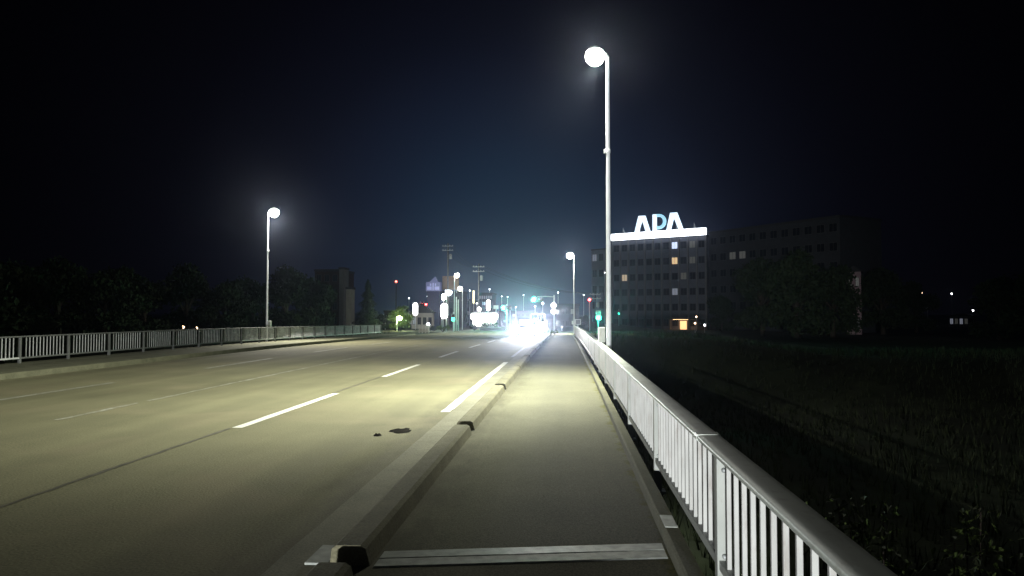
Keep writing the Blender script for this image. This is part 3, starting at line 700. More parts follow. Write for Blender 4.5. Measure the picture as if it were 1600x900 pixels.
# ------------------------------------------------------------------ buildings
def facade(name, label, cat, pa, pb, ztop, zbot, depth, m, floors, cols, win=(0.55, 0.45), lit={}, fr=0.06, pil=False, roof_h=0.4, first=0.0, group=None, parapet=True, dim=None):
    """building whose front runs from pa to pb (xy); windows are children with panes"""
    a = Vector((pa.x, pa.y, 0)); b = Vector((pb.x, pb.y, 0)); d = (b - a); L = d.length; rz = math.atan2(d.y, d.x)
    t = thing(name, label, cat, (a.x, a.y, zbot), rz, group)
    Hh = ztop - zbot
    mb = MB(); mb.box(0, L, 0, depth, -0.5, Hh); mb.build('wall', m, t)
    mb = MB()
    if parapet:
        mb.box(-0.12, L + 0.12, -0.12, 0.2, Hh + 0.002, Hh + roof_h, 0.03); mb.box(-0.12, L + 0.12, depth - 0.2, depth + 0.12, Hh + 0.002, Hh + roof_h, 0.03)
        mb.box(-0.12, 0.2, 0.201, depth - 0.201, Hh + 0.002, Hh + roof_h); mb.box(L - 0.2, L + 0.12, 0.201, depth - 0.201, Hh + 0.002, Hh + roof_h)
        mb.box(0.2, L - 0.2, 0.2, depth - 0.2, Hh + 0.002, Hh + 0.1)
        mb.build('roof', M['roof'], t)
    else:
        mb.prism([(-0.4, Hh + 0.003), (L + 0.4, Hh + 0.003), (L * 0.5, Hh + roof_h)], -0.4, depth + 0.4); mb.build('roof', M['roof'], t)
    fh = (Hh - first) / floors if floors else 0; cw = L / cols if cols else 0
    for f in range(floors):
        for c in range(cols):
            x = (c + 0.5) * cw; z = first + (f + 0.52) * fh; w = cw * win[0] / 2; hh = fh * win[1] / 2
            mb = MB()
            mb.box(x - w - fr, x + w + fr, -0.05, -0.002, z - hh - fr, z - hh); mb.box(x - w - fr, x + w + fr, -0.05, -0.002, z + hh, z + hh + fr)
            mb.box(x - w - fr, x - w, -0.05, -0.002, z - hh, z + hh); mb.box(x + w, x + w + fr, -0.05, -0.002, z - hh, z + hh); mb.box(x - 0.03, x + 0.03, -0.045, -0.002, z - hh, z + hh)
            wo = mb.build('window', M['frame'], t)
            k = lit.get((f, c)); gm = M[k] if k else (M['glass'] if not dim or random.random() > dim else M['glass_dim'])
            mb = MB(); mb.box(x - w, x + w, -0.02, -0.003, z - hh, z + hh); po = mb.build('pane', gm, wo)
            if k: wo['label'] = 'lit window'
    if pil:
        for c in range(cols + 1):
            x = c * cw; mb = MB(); mb.box(x - 0.16, x + 0.16, -0.28, -0.002, 0, Hh - 0.02); mb.build('pilaster', M['wall_grey'], t)
    return t, L, Hh

# the hotel with the lit rooftop letters
YL, YR = 205.0, 191.0
ha = at(957, 372, YL); hb = at(1103, 365, YR); zt = (at(957, 376, YL).z + at(1103, 371, YR).z) / 2
hot, HL, HH = facade('hotel', 'dark multi storey hotel beneath the glowing white rooftop letters', 'building', ha, hb, zt, -2.9, 16, M['wall_hotel'], 6, 11, (0.62, 0.42),
    {(5, 7): 'win_white', (4, 7): 'win_warm', (3, 1): 'win_cream', (2, 7): 'win_dim', (5, 9): 'win_faint', (4, 9): 'win_faint', (3, 8): 'win_faint'}, pil=True, roof_h=0.3)
# entrance porch, warm lit
mb = MB(); mb.box(HL * 0.66, HL * 0.90, -4.0, -0.3, 3.0, 3.4, 0.05); po = mb.build('entrance_porch', M['wall_grey'], hot)
for x in (HL * 0.68, HL * 0.88):
    mb = MB(); mb.box(x - 0.2, x + 0.2, -3.8, -3.4, -0.2, 2.998); mb.build('porch_column', M['wall_grey'], po)
mb = MB(); mb.box(HL * 0.72, HL * 0.80, -0.10, -0.06, 0.3, 2.6); mb.build('entrance_door', emit('entrance_glow', (1.0, 0.55, 0.25), 1.6), hot)
mb = MB(); mb.box(HL * 0.70, HL * 0.86, -2.6, -1.6, 2.93, 2.995); mb.build('porch_light', emit('porch_glow', (1.0, 0.58, 0.28), 6), po)
# lower wing left of the main block
wa = at(924, 388, 212); wb = at(955, 388, 206)
wing, WL, WH = facade('hotel_wing', 'low dark block left of the tall near lamp post with one grey lit window', 'building', wa, wb, at(940, 390, 209).z, -2.9, 12, M['wall_hotel'], 5, 3, (0.62, 0.42), {(4, 0): 'win_dim'}, roof_h=0.3)
# rooftop sign: bar, three letters
d = (hb - ha); d.z = 0; L = d.length
bar_z = at(957, 375, YL).z + 0.35
sg = thing('rooftop_sign', 'glowing white rooftop sign reading APA over a long white light bar', 'sign', (ha.x, ha.y, zt + 0.31), math.atan2(d.y, d.x))
bh = 10.5 * 198 / F
mb = MB(); mb.box(-0.2, L + 0.2, -0.7, 0.1, 0.0, bh, 0.18); mb.build('light_bar', M['apa_bar'], sg)
S = 198 / F / math.cos(math.atan2(-d.y, d.x)) * 1.0     # metres along the front per photo pixel
Sz = 198 / F
def lx(px): return (px - 957) / (1103 - 957) * L
def lz(py): return bh + (363 - py) * Sz * 1.02
def zpoly(pts):    # coordinates measured on the enlarged photograph (4.283 px per photo px, origin 940,320)
    out = []
    for x, y in pts:
        px = 940 + x / 4.283; base = 176 - (px - 957) * 0.08 * 0.35
        out.append((lx(px), bh - 0.02 + (178 - 0.030 * (x - 232) - y) / 4.283 * Sz))
    return out
def letter(polys, m, nm, lab=None):
    mb = MB()
    for q in polys: mb.prism(zpoly(q), -0.55, -0.15)
    o = mb.build(nm, m, sg)
    if lab: o['label'] = lab
A1 = [[(234, 178), (263, 66), (286.5, 66), (287.5, 98), (262, 178)], [(287, 66), (309, 66), (343, 176), (313, 177), (288, 98)]]
letter(A1, M['apa_white'], 'letter', 'white letter A without crossbar, left')
A2 = [[(450, 172), (476, 57), (498.5, 57), (499.5, 90), (477, 171)], [(499, 57), (520, 56), (560, 168), (531, 169), (500, 90)]]
letter(A2, M['apa_white'], 'letter', 'white letter A without crossbar, right')
Pst = [[(359, 174), (359, 62), (385, 61), (385, 173)]]
letter(Pst, M['apa_white'], 'letter', 'stem of the letter P')
arc = []
for k in range(13):
    a = R(90 - 180 * k / 12); arc.append((402 + 46 * math.cos(a), 110 - 49 * math.sin(a)))
inn = []
for k in range(13):
    a = R(-90 + 180 * k / 12); inn.append((402 + 27 * math.cos(a), 110 - 31 * math.sin(a)))
bowl = []
o_pts = [(386, 61)] + arc + [(386, 159)]; i_pts = [(386, 79)] + inn[::-1] + [(386, 141)]
for k in range(len(o_pts) - 1): bowl.append([o_pts[k], o_pts[k + 1], i_pts[k + 1], i_pts[k]])
letter(bowl, M['apa_blue'], 'letter_bowl', 'pale blue bowl of the letter P')
for x in (0.12, 0.3, 0.5, 0.7, 0.88):
    mb = MB(); mb.box(L * x - 0.06, L * x + 0.06, 0.12, 0.24, 0.0, bh + 1.6); mb.tube([(L * x, 0.25, bh + 1.5), (L * x, 2.5, 0.05)], 0.05, 6); mb.build('support_frame', M['galv'], sg)

# annex right of the hotel
aa = at(1108, 366, 189); ab = at(1312, 354, 158)
facade('annex_building', 'long dark annex right of the hotel, mostly behind trees, with one dim window', 'building', aa, ab, aa.z, -2.6, 14, M['wall_dark'], 6, 12, (0.6, 0.42), {(4, 2): 'win_faint', (4, 3): 'win_faint'}, pil=False, roof_h=0.6)
# pale low hut beyond the field
a = at(1483, 494, 240); b = at(1521, 494, 236)
facade('hut', 'low pale hut beyond the dark field under white lamps', 'building', a, b, a.z, tz(a.x, a.y), 5, M['wall_pale'], 1, 5, (0.6, 0.5), {(0, 0): 'win_dim', (0, 1): 'win_faint', (0, 2): 'win_dim', (0, 3): 'win_faint'}, roof_h=0.9, parapet=False)
a = at(1322, 425, 150); b = at(1345, 425, 149)
facade('house', 'dim pinkish house gable showing between dark trees on the right', 'building', a, b, a.z, tz(a.x, a.y), 7, mat('pink_render', (0.42, 0.30, 0.33), 0.85), 3, 2, (0.4, 0.4), {(2, 0): 'win_faint', (2, 1): 'win_faint'}, roof_h=1.2, parapet=False)

# left town, from left to right
a = at(492, 424, 140); b = at(530, 424, 140)
facade('apartment_block', 'dark reddish block left of the pale tower edge behind the far railing', 'building', a, b, a.z, -1.2, 10, M['wall_brick'], 4, 3, (0.5, 0.45))
a = at(530, 421, 136); b = at(537.5, 421, 136)
facade('stair_tower', 'slim pale grey stair tower standing left of the conifer', 'building', a, b, a.z, -1.2, 3, M['wall_grey'], 0, 0)
a = at(541, 452, 128); b = at(548, 452, 128)
facade('chimney_block', 'short pale beige tower between the stair tower and the conifer', 'building', a, b, a.z, -1.2, 2.5, M['wall_pale'], 0, 0)
a = at(600, 496, 165); b = at(645, 496, 165)
facade('shop_building', 'low dark shop behind the yellow green lamp', 'building', a, b, a.z + 1.2, -1.2, 8, M['wall_dark'], 2, 6, (0.6, 0.45), {(0, 5): 'win_dim'})
a = at(643, 489, 118); b = at(676, 489, 118)
facade('house', 'pale two storey house behind the white oval sign and red signals', 'building', a, b, a.z, -1.0, 8, M['wall_pale'], 1, 4, (0.5, 0.4), {(0, 0): 'win_dim'}, roof_h=1.3, parapet=False)
a = at(655, 516, 84); b = at(670, 516, 84)
t = thing('board_fence', 'short pale board fence left of the green bush, near the bridge end', 'fence', (a.x, a.y, gz(84) - 0.1))
L_ = b.x - a.x
for k in range(4):
    mb = MB(); mb.box(L_ * k / 3 - 0.04, L_ * k / 3 + 0.04, -0.04, 0.04, -0.4, 0.95); mb.build('post', M['sign_back'], t)
mb = MB()
for k in range(5): mb.box(0, L_, -0.065, -0.042, 0.05 + k * 0.18, 0.2 + k * 0.18)
mb.build('boards', M['wall_pale'], t)
# pylon sign
a = at(678, 452, 120); g = tz(a.x, a.y)
t = thing('pylon_sign', 'tall navy pylon with a dim blue sign box on top, left of the brown billboard', 'sign', (a.x, a.y, g))
w = 20 * 120 / F; hh = at(678, 455, 120).z - g; ht = at(678, 438, 120).z - g
mb = MB(); mb.box(-w / 2, w / 2, -0.6, 0.6, -0.4, hh, 0.05); mb.build('tower', M['sign_tower'], t)
mb = MB(); mb.box(-w * 0.57, w * 0.57, -0.75, 0.75, hh + 0.003, ht - 0.3, 0.04); bx = mb.build('sign_box', M['sign_blue'], t)
mb = MB(); s = w / 10
mb.box(-0.10, 0.10, -0.80, -0.752, hh + 0.15, ht - 0.45); mb.box(-4.8 * s, -1.2 * s, -0.80, -0.752, hh + 0.2, hh + 0.75); mb.box(1.2 * s, 4.8 * s, -0.80, -0.752, hh + 0.2, hh + 0.75)
mb.box(-2.6 * s, -1.4 * s, -0.80, -0.752, hh + 0.85, hh + 1.25); mb.box(1.4 * s, 2.4 * s, -0.80, -0.752, hh + 0.85, hh + 1.25)
mb.build('marks', M['sign_mark'], bx)
mb = MB(); mb.prism([(-0.7, ht - 0.298), (0.7, ht - 0.298), (0.25, ht + 0.6), (-0.2, ht + 0.2)], -0.3, 0.3); mb.build('finial', M['sign_blue'], t)
# brown billboard on a dark building
a = at(691, 458, 128); b = at(719, 458, 128)
bl, BL, BH = facade('shop_building', 'dark narrow building carrying the brown billboard', 'building', a, b, a.z, -1.0, 9, M['wall_dark'], 3, 3, (0.5, 0.4), {(0, 2): 'win_dim'})
t = thing('billboard', 'brown rooftop billboard lit by the warm street lamp', 'billboard', (a.x, a.y - 0.4, a.z + 0.42))
bw = 26 * 128 / F; bhh = 22 * 128 / F
mb = MB(); mb.box(0.1, 0.1 + bw, -0.1, 0.1, 0.15, 0.1 + bhh, 0.03); mb.build('panel', M['bill_brown'], t)
for x in (0.5, bw / 2, bw - 0.3):
    mb = MB(); mb.box(x - 0.06, x + 0.06, 0.102, 0.2, -0.41, bhh * 0.9); mb.build('support_post', M['galv'], t)
# dark town blocks with window rows
a = at(722, 470, 150); b = at(749, 470, 150)
facade('office_building', 'dark block left of the bright store behind the yellow vertical sign', 'building', a, b, a.z, -0.9, 9, M['wall_dark'], 3, 4, (0.5, 0.45), {(1, 1): 'win_faint', (2, 3): 'win_faint'})
a = at(748.5, 460, 156); b = at(769, 460, 156)
facade('office_building', 'block with two rows of pale lit windows above the bright store', 'building', a, b, a.z, -0.9, 9, M['wall_dark'], 5, 6, (0.62, 0.52), {**{(4, c): 'win_dim' for c in range(6)}, **{(3, c): 'win_white' for c in (0, 1, 2)}})
a = at(771, 488, 170); b = at(835, 488, 170)
facade('shop_row', 'dark low shop row behind the oncoming vehicles', 'building', a, b, a.z, -0.9, 9, M['wall_dark'], 2, 9, (0.55, 0.4), {(0, 2): 'win_dim', (1, 4): 'win_faint', (0, 7): 'win_white'})
a = at(868, 478, 140); b = at(905, 478, 140)
facade('apartment_block', 'dark low block behind the smaller right street lamp', 'building', a, b, a.z, -1.4, 9, M['wall_dark'], 2, 5, (0.55, 0.4), {(1, 3): 'win_faint'})
# bright store with canopy
a = at(738, 507, 108); b = at(775, 507, 108)
st = thing('store', 'brightly lit white store front in the town centre left of the traffic light', 'store', (a.x, a.y, tz(a.x, a.y)))
g = tz(a.x, a.y); w = b.x - a.x; zt_ = at(738, 489.5, 108).z - g; zb_ = at(738, 508, 108).z - g
mb = MB(); mb.box(0, w, 0.5, 8, -0.3, zt_ + 0.1); mb.build('wall', M['wall_grey'], st)
mb = MB(); mb.box(-0.2, w + 0.25, -0.4, 0.498, zt_ * 0.62, zt_, 0.2); mb.build('canopy_sign', M['store'], st)
for k in range(4):
    x0 = w * k / 4 + 0.03; x1 = w * (k + 1) / 4 - 0.03
    mb = MB(); mb.box(x0, x1, 0.42, 0.497, 0.55, zt_ * 0.61); wn = mb.build('window', M['store'], st)
    mb = MB(); mb.box(x1, x1 + 0.06, 0.36, 0.497, 0.0, zt_ * 0.61); mb.build('mullion', M['frame'], wn)
mb = MB(); mb.box(-0.3, w + 0.3, 0.4, 8.1, zt_ + 0.102, zt_ + 0.3); mb.build('roof', M['roof'], st)
mb = MB(); mb.lathe([(0.15, 0.0), (0.28, 0.15), (0.28, 0.45), (0.1, 0.6)], (w * 0.28, 0.2, zt_ + 0.32), 12); mb.build('roof_lamp', M['sign_white'], st)
# low pale wall in front of the store
a = at(750, 514, 98); b = at(790, 514, 98)
t = thing('low_wall', 'low pale wall along the pavement in front of the bright store', 'wall', (a.x, a.y, gz(98) - 0.06))
mb = MB(); mb.box(0, b.x - a.x, -0.1, 0.1, -0.3, 0.42, 0.02); mb.build('wall_body', M['wall_grey'], t); mb = MB(); mb.box(-0.04, b.x - a.x + 0.04, -0.14, 0.14, 0.422, 0.5, 0.015); mb.build('coping', M['wall_pale'], t)

# ------------------------------------------------------------------ vegetation
def leaf_cloud(lobes, n, size, seed):
    rnd = random.Random(seed); mb = MB()
    tot = sum(r ** 2 for _, r in lobes)
    for c, r in lobes:
        for _ in range(int(n * r * r / tot)):
            u = Vector((rnd.gauss(0, 1), rnd.gauss(0, 1), rnd.gauss(0, 1))).normalized()
            q = Vector(c) + u * r * (rnd.random() ** 0.45) * rnd.uniform(0.8, 1.12)
            s = size * rnd.uniform(0.5, 1.4)
            e = Euler((rnd.uniform(0, 6.3), rnd.uniform(0, 6.3), rnd.uniform(0, 6.3))).to_matrix()
            mb.face([q + e @ Vector(v) for v in ((-s, 0, 0), (0, -s * 0.5, s * 0.12), (s, 0, 0), (0, s * 0.5, s * 0.12))])
    return mb
def broadleaf(seed, nleaf=5200):
    """unit tree, ten metres tall"""
    rnd = random.Random(seed); lobes = []; trunk = MB()
    trunk.tube([(0, 0, -0.5), (0.05, 0, 1.2), (0.1, 0.1, 3.2), (0, 0.15, 5.6)], [0.34, 0.27, 0.21, 0.1], 10)
    for k in range(9):
        a = k * 2.4 + rnd.random(); el = rnd.uniform(0.2, 1.1); r0 = rnd.uniform(1.8, 3.0); base = Vector((0.06, 0.08, rnd.uniform(2.2, 4.4)))
        tip = base + Vector((math.cos(a) * r0 * math.cos(el), math.sin(a) * r0 * math.cos(el), 1.0 + r0 * math.sin(el)))
        trunk.tube([base, base.lerp(tip, 0.5) + Vector((0, 0, 0.3)), tip], [0.12, 0.07, 0.03], 6)
        lobes.append((tip, rnd.uniform(1.0, 1.75)))
    for k in range(7):
        a = k * 0.9 + rnd.random(); lobes.append((Vector((math.cos(a) * 2.0, math.sin(a) * 2.0, rnd.uniform(1.3, 3.0))), rnd.uniform(1.0, 1.5)))
    for k in range(5): lobes.append((Vector((rnd.uniform(-1.3, 1.3), rnd.uniform(-1.3, 1.3), rnd.uniform(6.2, 8.6))), rnd.uniform(1.0, 1.6)))
    return trunk, leaf_cloud(lobes, nleaf, 0.26, seed + 5)
TREES = []
for s in (1, 2, 3):
    tr, cr = broadleaf(s * 17)
    t = thing('broadleaf_tree', 'tree', 'tree'); tr.build('trunk', M['bark'], t, True); cr.build('crown', M['leaf'], t)
    TREES.append([t, False])
def tree(px, pyt, Y, label, group, kind, wide=1.0, zb=None):
    p = at(px, pyt, Y); g = tz(p.x, p.y) if zb is None else zb
    e = TREES[kind]; t = e[0] if not e[1] else copy_tree(e[0]); e[1] = True
    s = (p.z - g) / 10.0
    t.location = (p.x, p.y, g); t.scale = (s * wide, s * wide, s); t.rotation_euler = (0, 0, (px * 0.37) % 6.28)
    t['label'] = label; t['group'] = group
    return t
TL = 'dark trees behind the far railing'
for i, (px, py, Y, lab, w) in enumerate([
    (-70, 385, 55, 'dark tree at the left picture edge behind the far railing', 1.3),
    (20, 392, 62, 'dark broad tree above the nearest stretch of the far railing', 1.3),
    (95, 398, 70, 'dark tree second from the left edge behind the far railing', 1.2),
    (165, 405, 64, 'dark tree behind the far railing, midway to the warm lamps', 1.2),
    (228, 418, 75, 'dark tree left of the warm lamps over the far railing', 1.2),
    (295, 408, 82, 'dark tree rising behind the warm lamps over the far railing', 1.2),
    (352, 428, 78, 'lower dark tree between the warm lamps and the far street lamp', 1.2),
    (398, 424, 90, 'dark tree directly behind the far street lamp post', 1.2),
    (450, 412, 85, 'dark rounded tree right of the far street lamp post', 1.25),
    (492, 425, 95, 'dark tree in front of the reddish block', 1.1)]): tree(px, py, Y, lab, TL, i % 3, w)
TR = 'dark trees in front of the annex and the field'
for i, (px, py, Y, lab, w) in enumerate([
    (1128, 455, 165, 'dark low tree right of the hotel entrance', 1.0),
    (1190, 398, 135, 'dark tall tree covering the middle of the annex', 1.15),
    (1245, 380, 125, 'tallest dark tree right of the hotel', 1.15),
    (1300, 402, 130, 'dark tree covering the right end of the annex', 1.1),
    (1378, 415, 150, 'dark tree right of the pinkish gable', 1.2),
    (1430, 432, 165, 'dark tree above the leftmost lamp beyond the field', 1.0),
    (1560, 420, 120, 'dark tree at the right picture edge', 1.3),
    (1625, 405, 110, 'dark tree cut off by the right picture edge', 1.3)]): tree(px, py, Y, lab, TR, (i + 1) % 3, w)
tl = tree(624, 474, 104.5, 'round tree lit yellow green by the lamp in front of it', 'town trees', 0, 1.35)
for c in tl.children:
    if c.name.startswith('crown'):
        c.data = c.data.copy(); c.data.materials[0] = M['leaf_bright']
tree(600, 488, 118, 'small dark tree just right of the conifer', 'town trees', 1, 1.2)
tree(727, 490, 135, 'dark small tree behind the slim posts', 'town trees', 2, 1.1)
tree(912, 490, 118, 'dark small tree behind the smaller right street lamp', 'town trees', 1, 1.2)
# conifer
p = at(575, 437, 100); g = tz(p.x, p.y); hh = p.z - g
t = thing('conifer', 'dark pointed conifer rising behind the far end of the far railing', 'tree', (p.x, p.y, g))
mb = MB(); mb.tube([(0, 0, -0.3), (0, 0, hh * 0.9)], [0.22, 0.04], 8); mb.build('trunk', M['bark'], t)
mb = MB(); rnd = random.Random(3)
for _ in range(4200):
    f = rnd.random() ** 0.7; z = hh * (0.08 + 0.92 * (1 - f)); rr_ = (0.15 + 2.25 * f) * (0.8 + 0.25 * math.sin(z * 5.1)) * rnd.uniform(0.4, 1.0); a = rnd.uniform(0, 6.283)
    q = Vector((rr_ * math.cos(a), rr_ * math.sin(a), z - 0.12 * rr_)); s = rnd.uniform(0.12, 0.30); e = Euler((rnd.uniform(-.5, .5), rnd.uniform(0.1, .9), a)).to_matrix()
    mb.face([q + e @ Vector(v) for v in ((-s, 0, 0), (0, -s * 0.3, 0), (s, 0, 0), (0, s * 0.3, 0))])
mb.build('crown', M['leaf_conifer'], t)
# shrubs
def shrub(name, label, px, py_base, Y, wpx, hpx, m, n=900, leaf=0.07, g=None, cat='bush', group=None):
    p = at(px, py_base, Y); g = gz(Y) if g is None else g; w = wpx * Y / F; h = hpx * Y / F
    t = thing(name, label, cat, (p.x, p.y, g), 0, group); rnd = random.Random(int(px))
    mb = MB()
    for k in range(7):
        a = rnd.uniform(0, 6.28); mb.tube([(0, 0, -0.1), (math.cos(a) * w * 0.2, math.sin(a) * w * 0.2, h * 0.55)], [0.02, 0.008], 5)
    mb.build('stems', M['bark'], t)
    lobes = [(Vector((rnd.uniform(-w * .33, w * .33), rnd.uniform(-w * .25, w * .25), h * rnd.uniform(.3, .68))), h * rnd.uniform(.24, .36)) for _ in range(8)]
    leaf_cloud(lobes, n, leaf, int(px)).build('leaves', m, t); return t
BG = 'bushes at the junction'
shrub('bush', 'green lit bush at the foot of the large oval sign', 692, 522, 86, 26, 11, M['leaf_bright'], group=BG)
shrub('bush', 'dark bush left of the pale wall before the store', 741, 519, 96, 15, 12, M['leaf'], group=BG)
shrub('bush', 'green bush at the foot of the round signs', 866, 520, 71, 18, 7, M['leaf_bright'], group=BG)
shrub('bush', 'dark bush left of the lit bush near the board fence', 677, 522, 88, 12, 9, M['leaf'], group=BG)
# hedge in front of the store
a = at(752, 514, 101); b = at(778, 514, 101); t = thing('hedge', 'dark clipped hedge between the low pale wall and the bright store', 'hedge', (a.x, a.y, gz(101) - 0.06))
rnd = random.Random(8); mb = MB()
for _ in range(1500):
    q = Vector((rnd.uniform(0, b.x - a.x), rnd.uniform(-0.35, 0.35), rnd.uniform(0.05, 1.05))); s = rnd.uniform(0.05, 0.12); e = Euler((rnd.uniform(0, 6), rnd.uniform(0, 6), 0)).to_matrix()
    mb.face([q + e @ Vector(v) for v in ((-s, 0, 0), (0, -s * 0.5, 0), (s, 0, 0), (0, s * 0.5, 0))])
mb.build('leaves', M['leaf'], t); mb = MB()
for k in range(8): mb.tube([(0.15 + k * 0.3, 0, -0.1), (0.15 + k * 0.3, 0, 0.6)], 0.02, 5)
mb.build('stems', M['bark'], t)
# leafy shrub outside the railing close to the camera
t = thing('roadside_shrub', 'leafy green shrub growing up outside the railing at the lower right', 'shrub', (1.40, 3.0, -4.6))
rnd = random.Random(5); mb = MB(); tips = []
for k in range(26):
    a = rnd.uniform(0, 6.28); rad = rnd.uniform(0.05, 0.6); tip = Vector((math.cos(a) * rad * 0.8, math.sin(a) * rad * 1.3, rnd.uniform(5.05, 5.5) - 0.2 * rad)); mid = tip * 0.5 + Vector((0, 0, 0.2))
    mb.tube([(0, 0, -0.5), mid, tip], [0.02, 0.012, 0.003], 5); tips += [(mid.lerp(tip, f), a) for f in (0.6, 0.72, 0.8, 0.86, 0.9, 0.94, 0.97, 1.0)]
mb.build('stems', M['bark'], t); mb = MB()
for q, a in tips:
    for _ in range(9):
        s = rnd.uniform(0.02, 0.045); e = Euler((rnd.uniform(-0.8, 0.8), rnd.uniform(-0.9, 0.9), rnd.uniform(0, 6.28))).to_matrix(); o = q + Vector((rnd.gauss(0, .04), rnd.gauss(0, .04), rnd.gauss(0, .03)))
        v = [o + e @ Vector(w) for w in ((0, 0, 0), (s * .6, -s * .32, s * .1), (s * 1.7, 0, -s * .15), (s * .6, s * .32, s * .1))]; mb.face(v)
mb.build('leaves', M['leaf_bright'], t)
# grass of the flood plain and the banks
rnd = random.Random(21); mb = MB()
for _ in range(9000):
    y = 8 + 72 * rnd.random() ** 0.8; x = rnd.uniform(2.4, 6 + y * 0.75)
    if rnd.random() < 0.2: x = rnd.uniform(-60, -18); y = rnd.uniform(20, 75)
    z = tz(x, y); h = rnd.uniform(0.25, 0.7)
    for _k in range(3):
        a = rnd.uniform(0, 6.28); dx, dy = math.cos(a) * 0.03, math.sin(a) * 0.03; lx_, ly_ = rnd.gauss(0, .16), rnd.gauss(0, .16)
        mb.face([(x - dx + lx_ * .3, y - dy, z - 0.03), (x + dx + lx_ * .3, y + dy, z - 0.03), (x + lx_, y + ly_, z + h)])
tag(mb.build('grass', M['grass']), 'dark rough grass of the river flat beyond the railing', 'grass', kind='stuff')
# ------------------------------------------------------------------ litter on the road
def litter(name, label, x, y, z, sx, sy, seed, cat):
    rnd = random.Random(seed); mb = MB(); n = 16; c = mb.bm.verts.new((0, 0, 0.025)); ra = []; rb = []
    for k in range(n):
        a = 6.283 * k / n; r = rnd.uniform(0.6, 1.1)
        ra.append(mb.bm.verts.new((math.cos(a) * sx * r * .5, math.sin(a) * sy * r * .5, rnd.uniform(.012, .035)))); rb.append(mb.bm.verts.new((math.cos(a) * sx * r, math.sin(a) * sy * r, 0.006)))
    for k in range(n):
        mb.bm.faces.new((c, ra[k], ra[(k + 1) % n])); mb.bm.faces.new((ra[k], rb[k], rb[(k + 1) % n], ra[(k + 1) % n]))
    o = mb.build(name, M['litter'], None, True); o.location = (x, y, z); tag(o, label, cat); return o
litter('flattened_rag', 'dark flattened rag lying on the road left of the kerb', -2.22, 9.95, 0.002, 0.17, 0.20, 4, 'rag')
litter('flattened_rag', 'small dark scrap on the road beside the larger flattened rag', -2.45, 9.55, 0.002, 0.07, 0.06, 9, 'rag')

p = at(660, 766, 1.6 * F / 276)
mb = MB(); mb.lathe([(0.012, 0.0), (0.024, 0.008), (0.022, 0.02), (0.008, 0.028)], (0, 0, 0), 7)
o = mb.build('pebble', M['sign_back'], None, True); o.location = (p.x, p.y, 0.004); o.scale = (1.4, 0.9, 1); tag(o, 'small pale pebble lying on the pavement by the kerb', 'pebble')
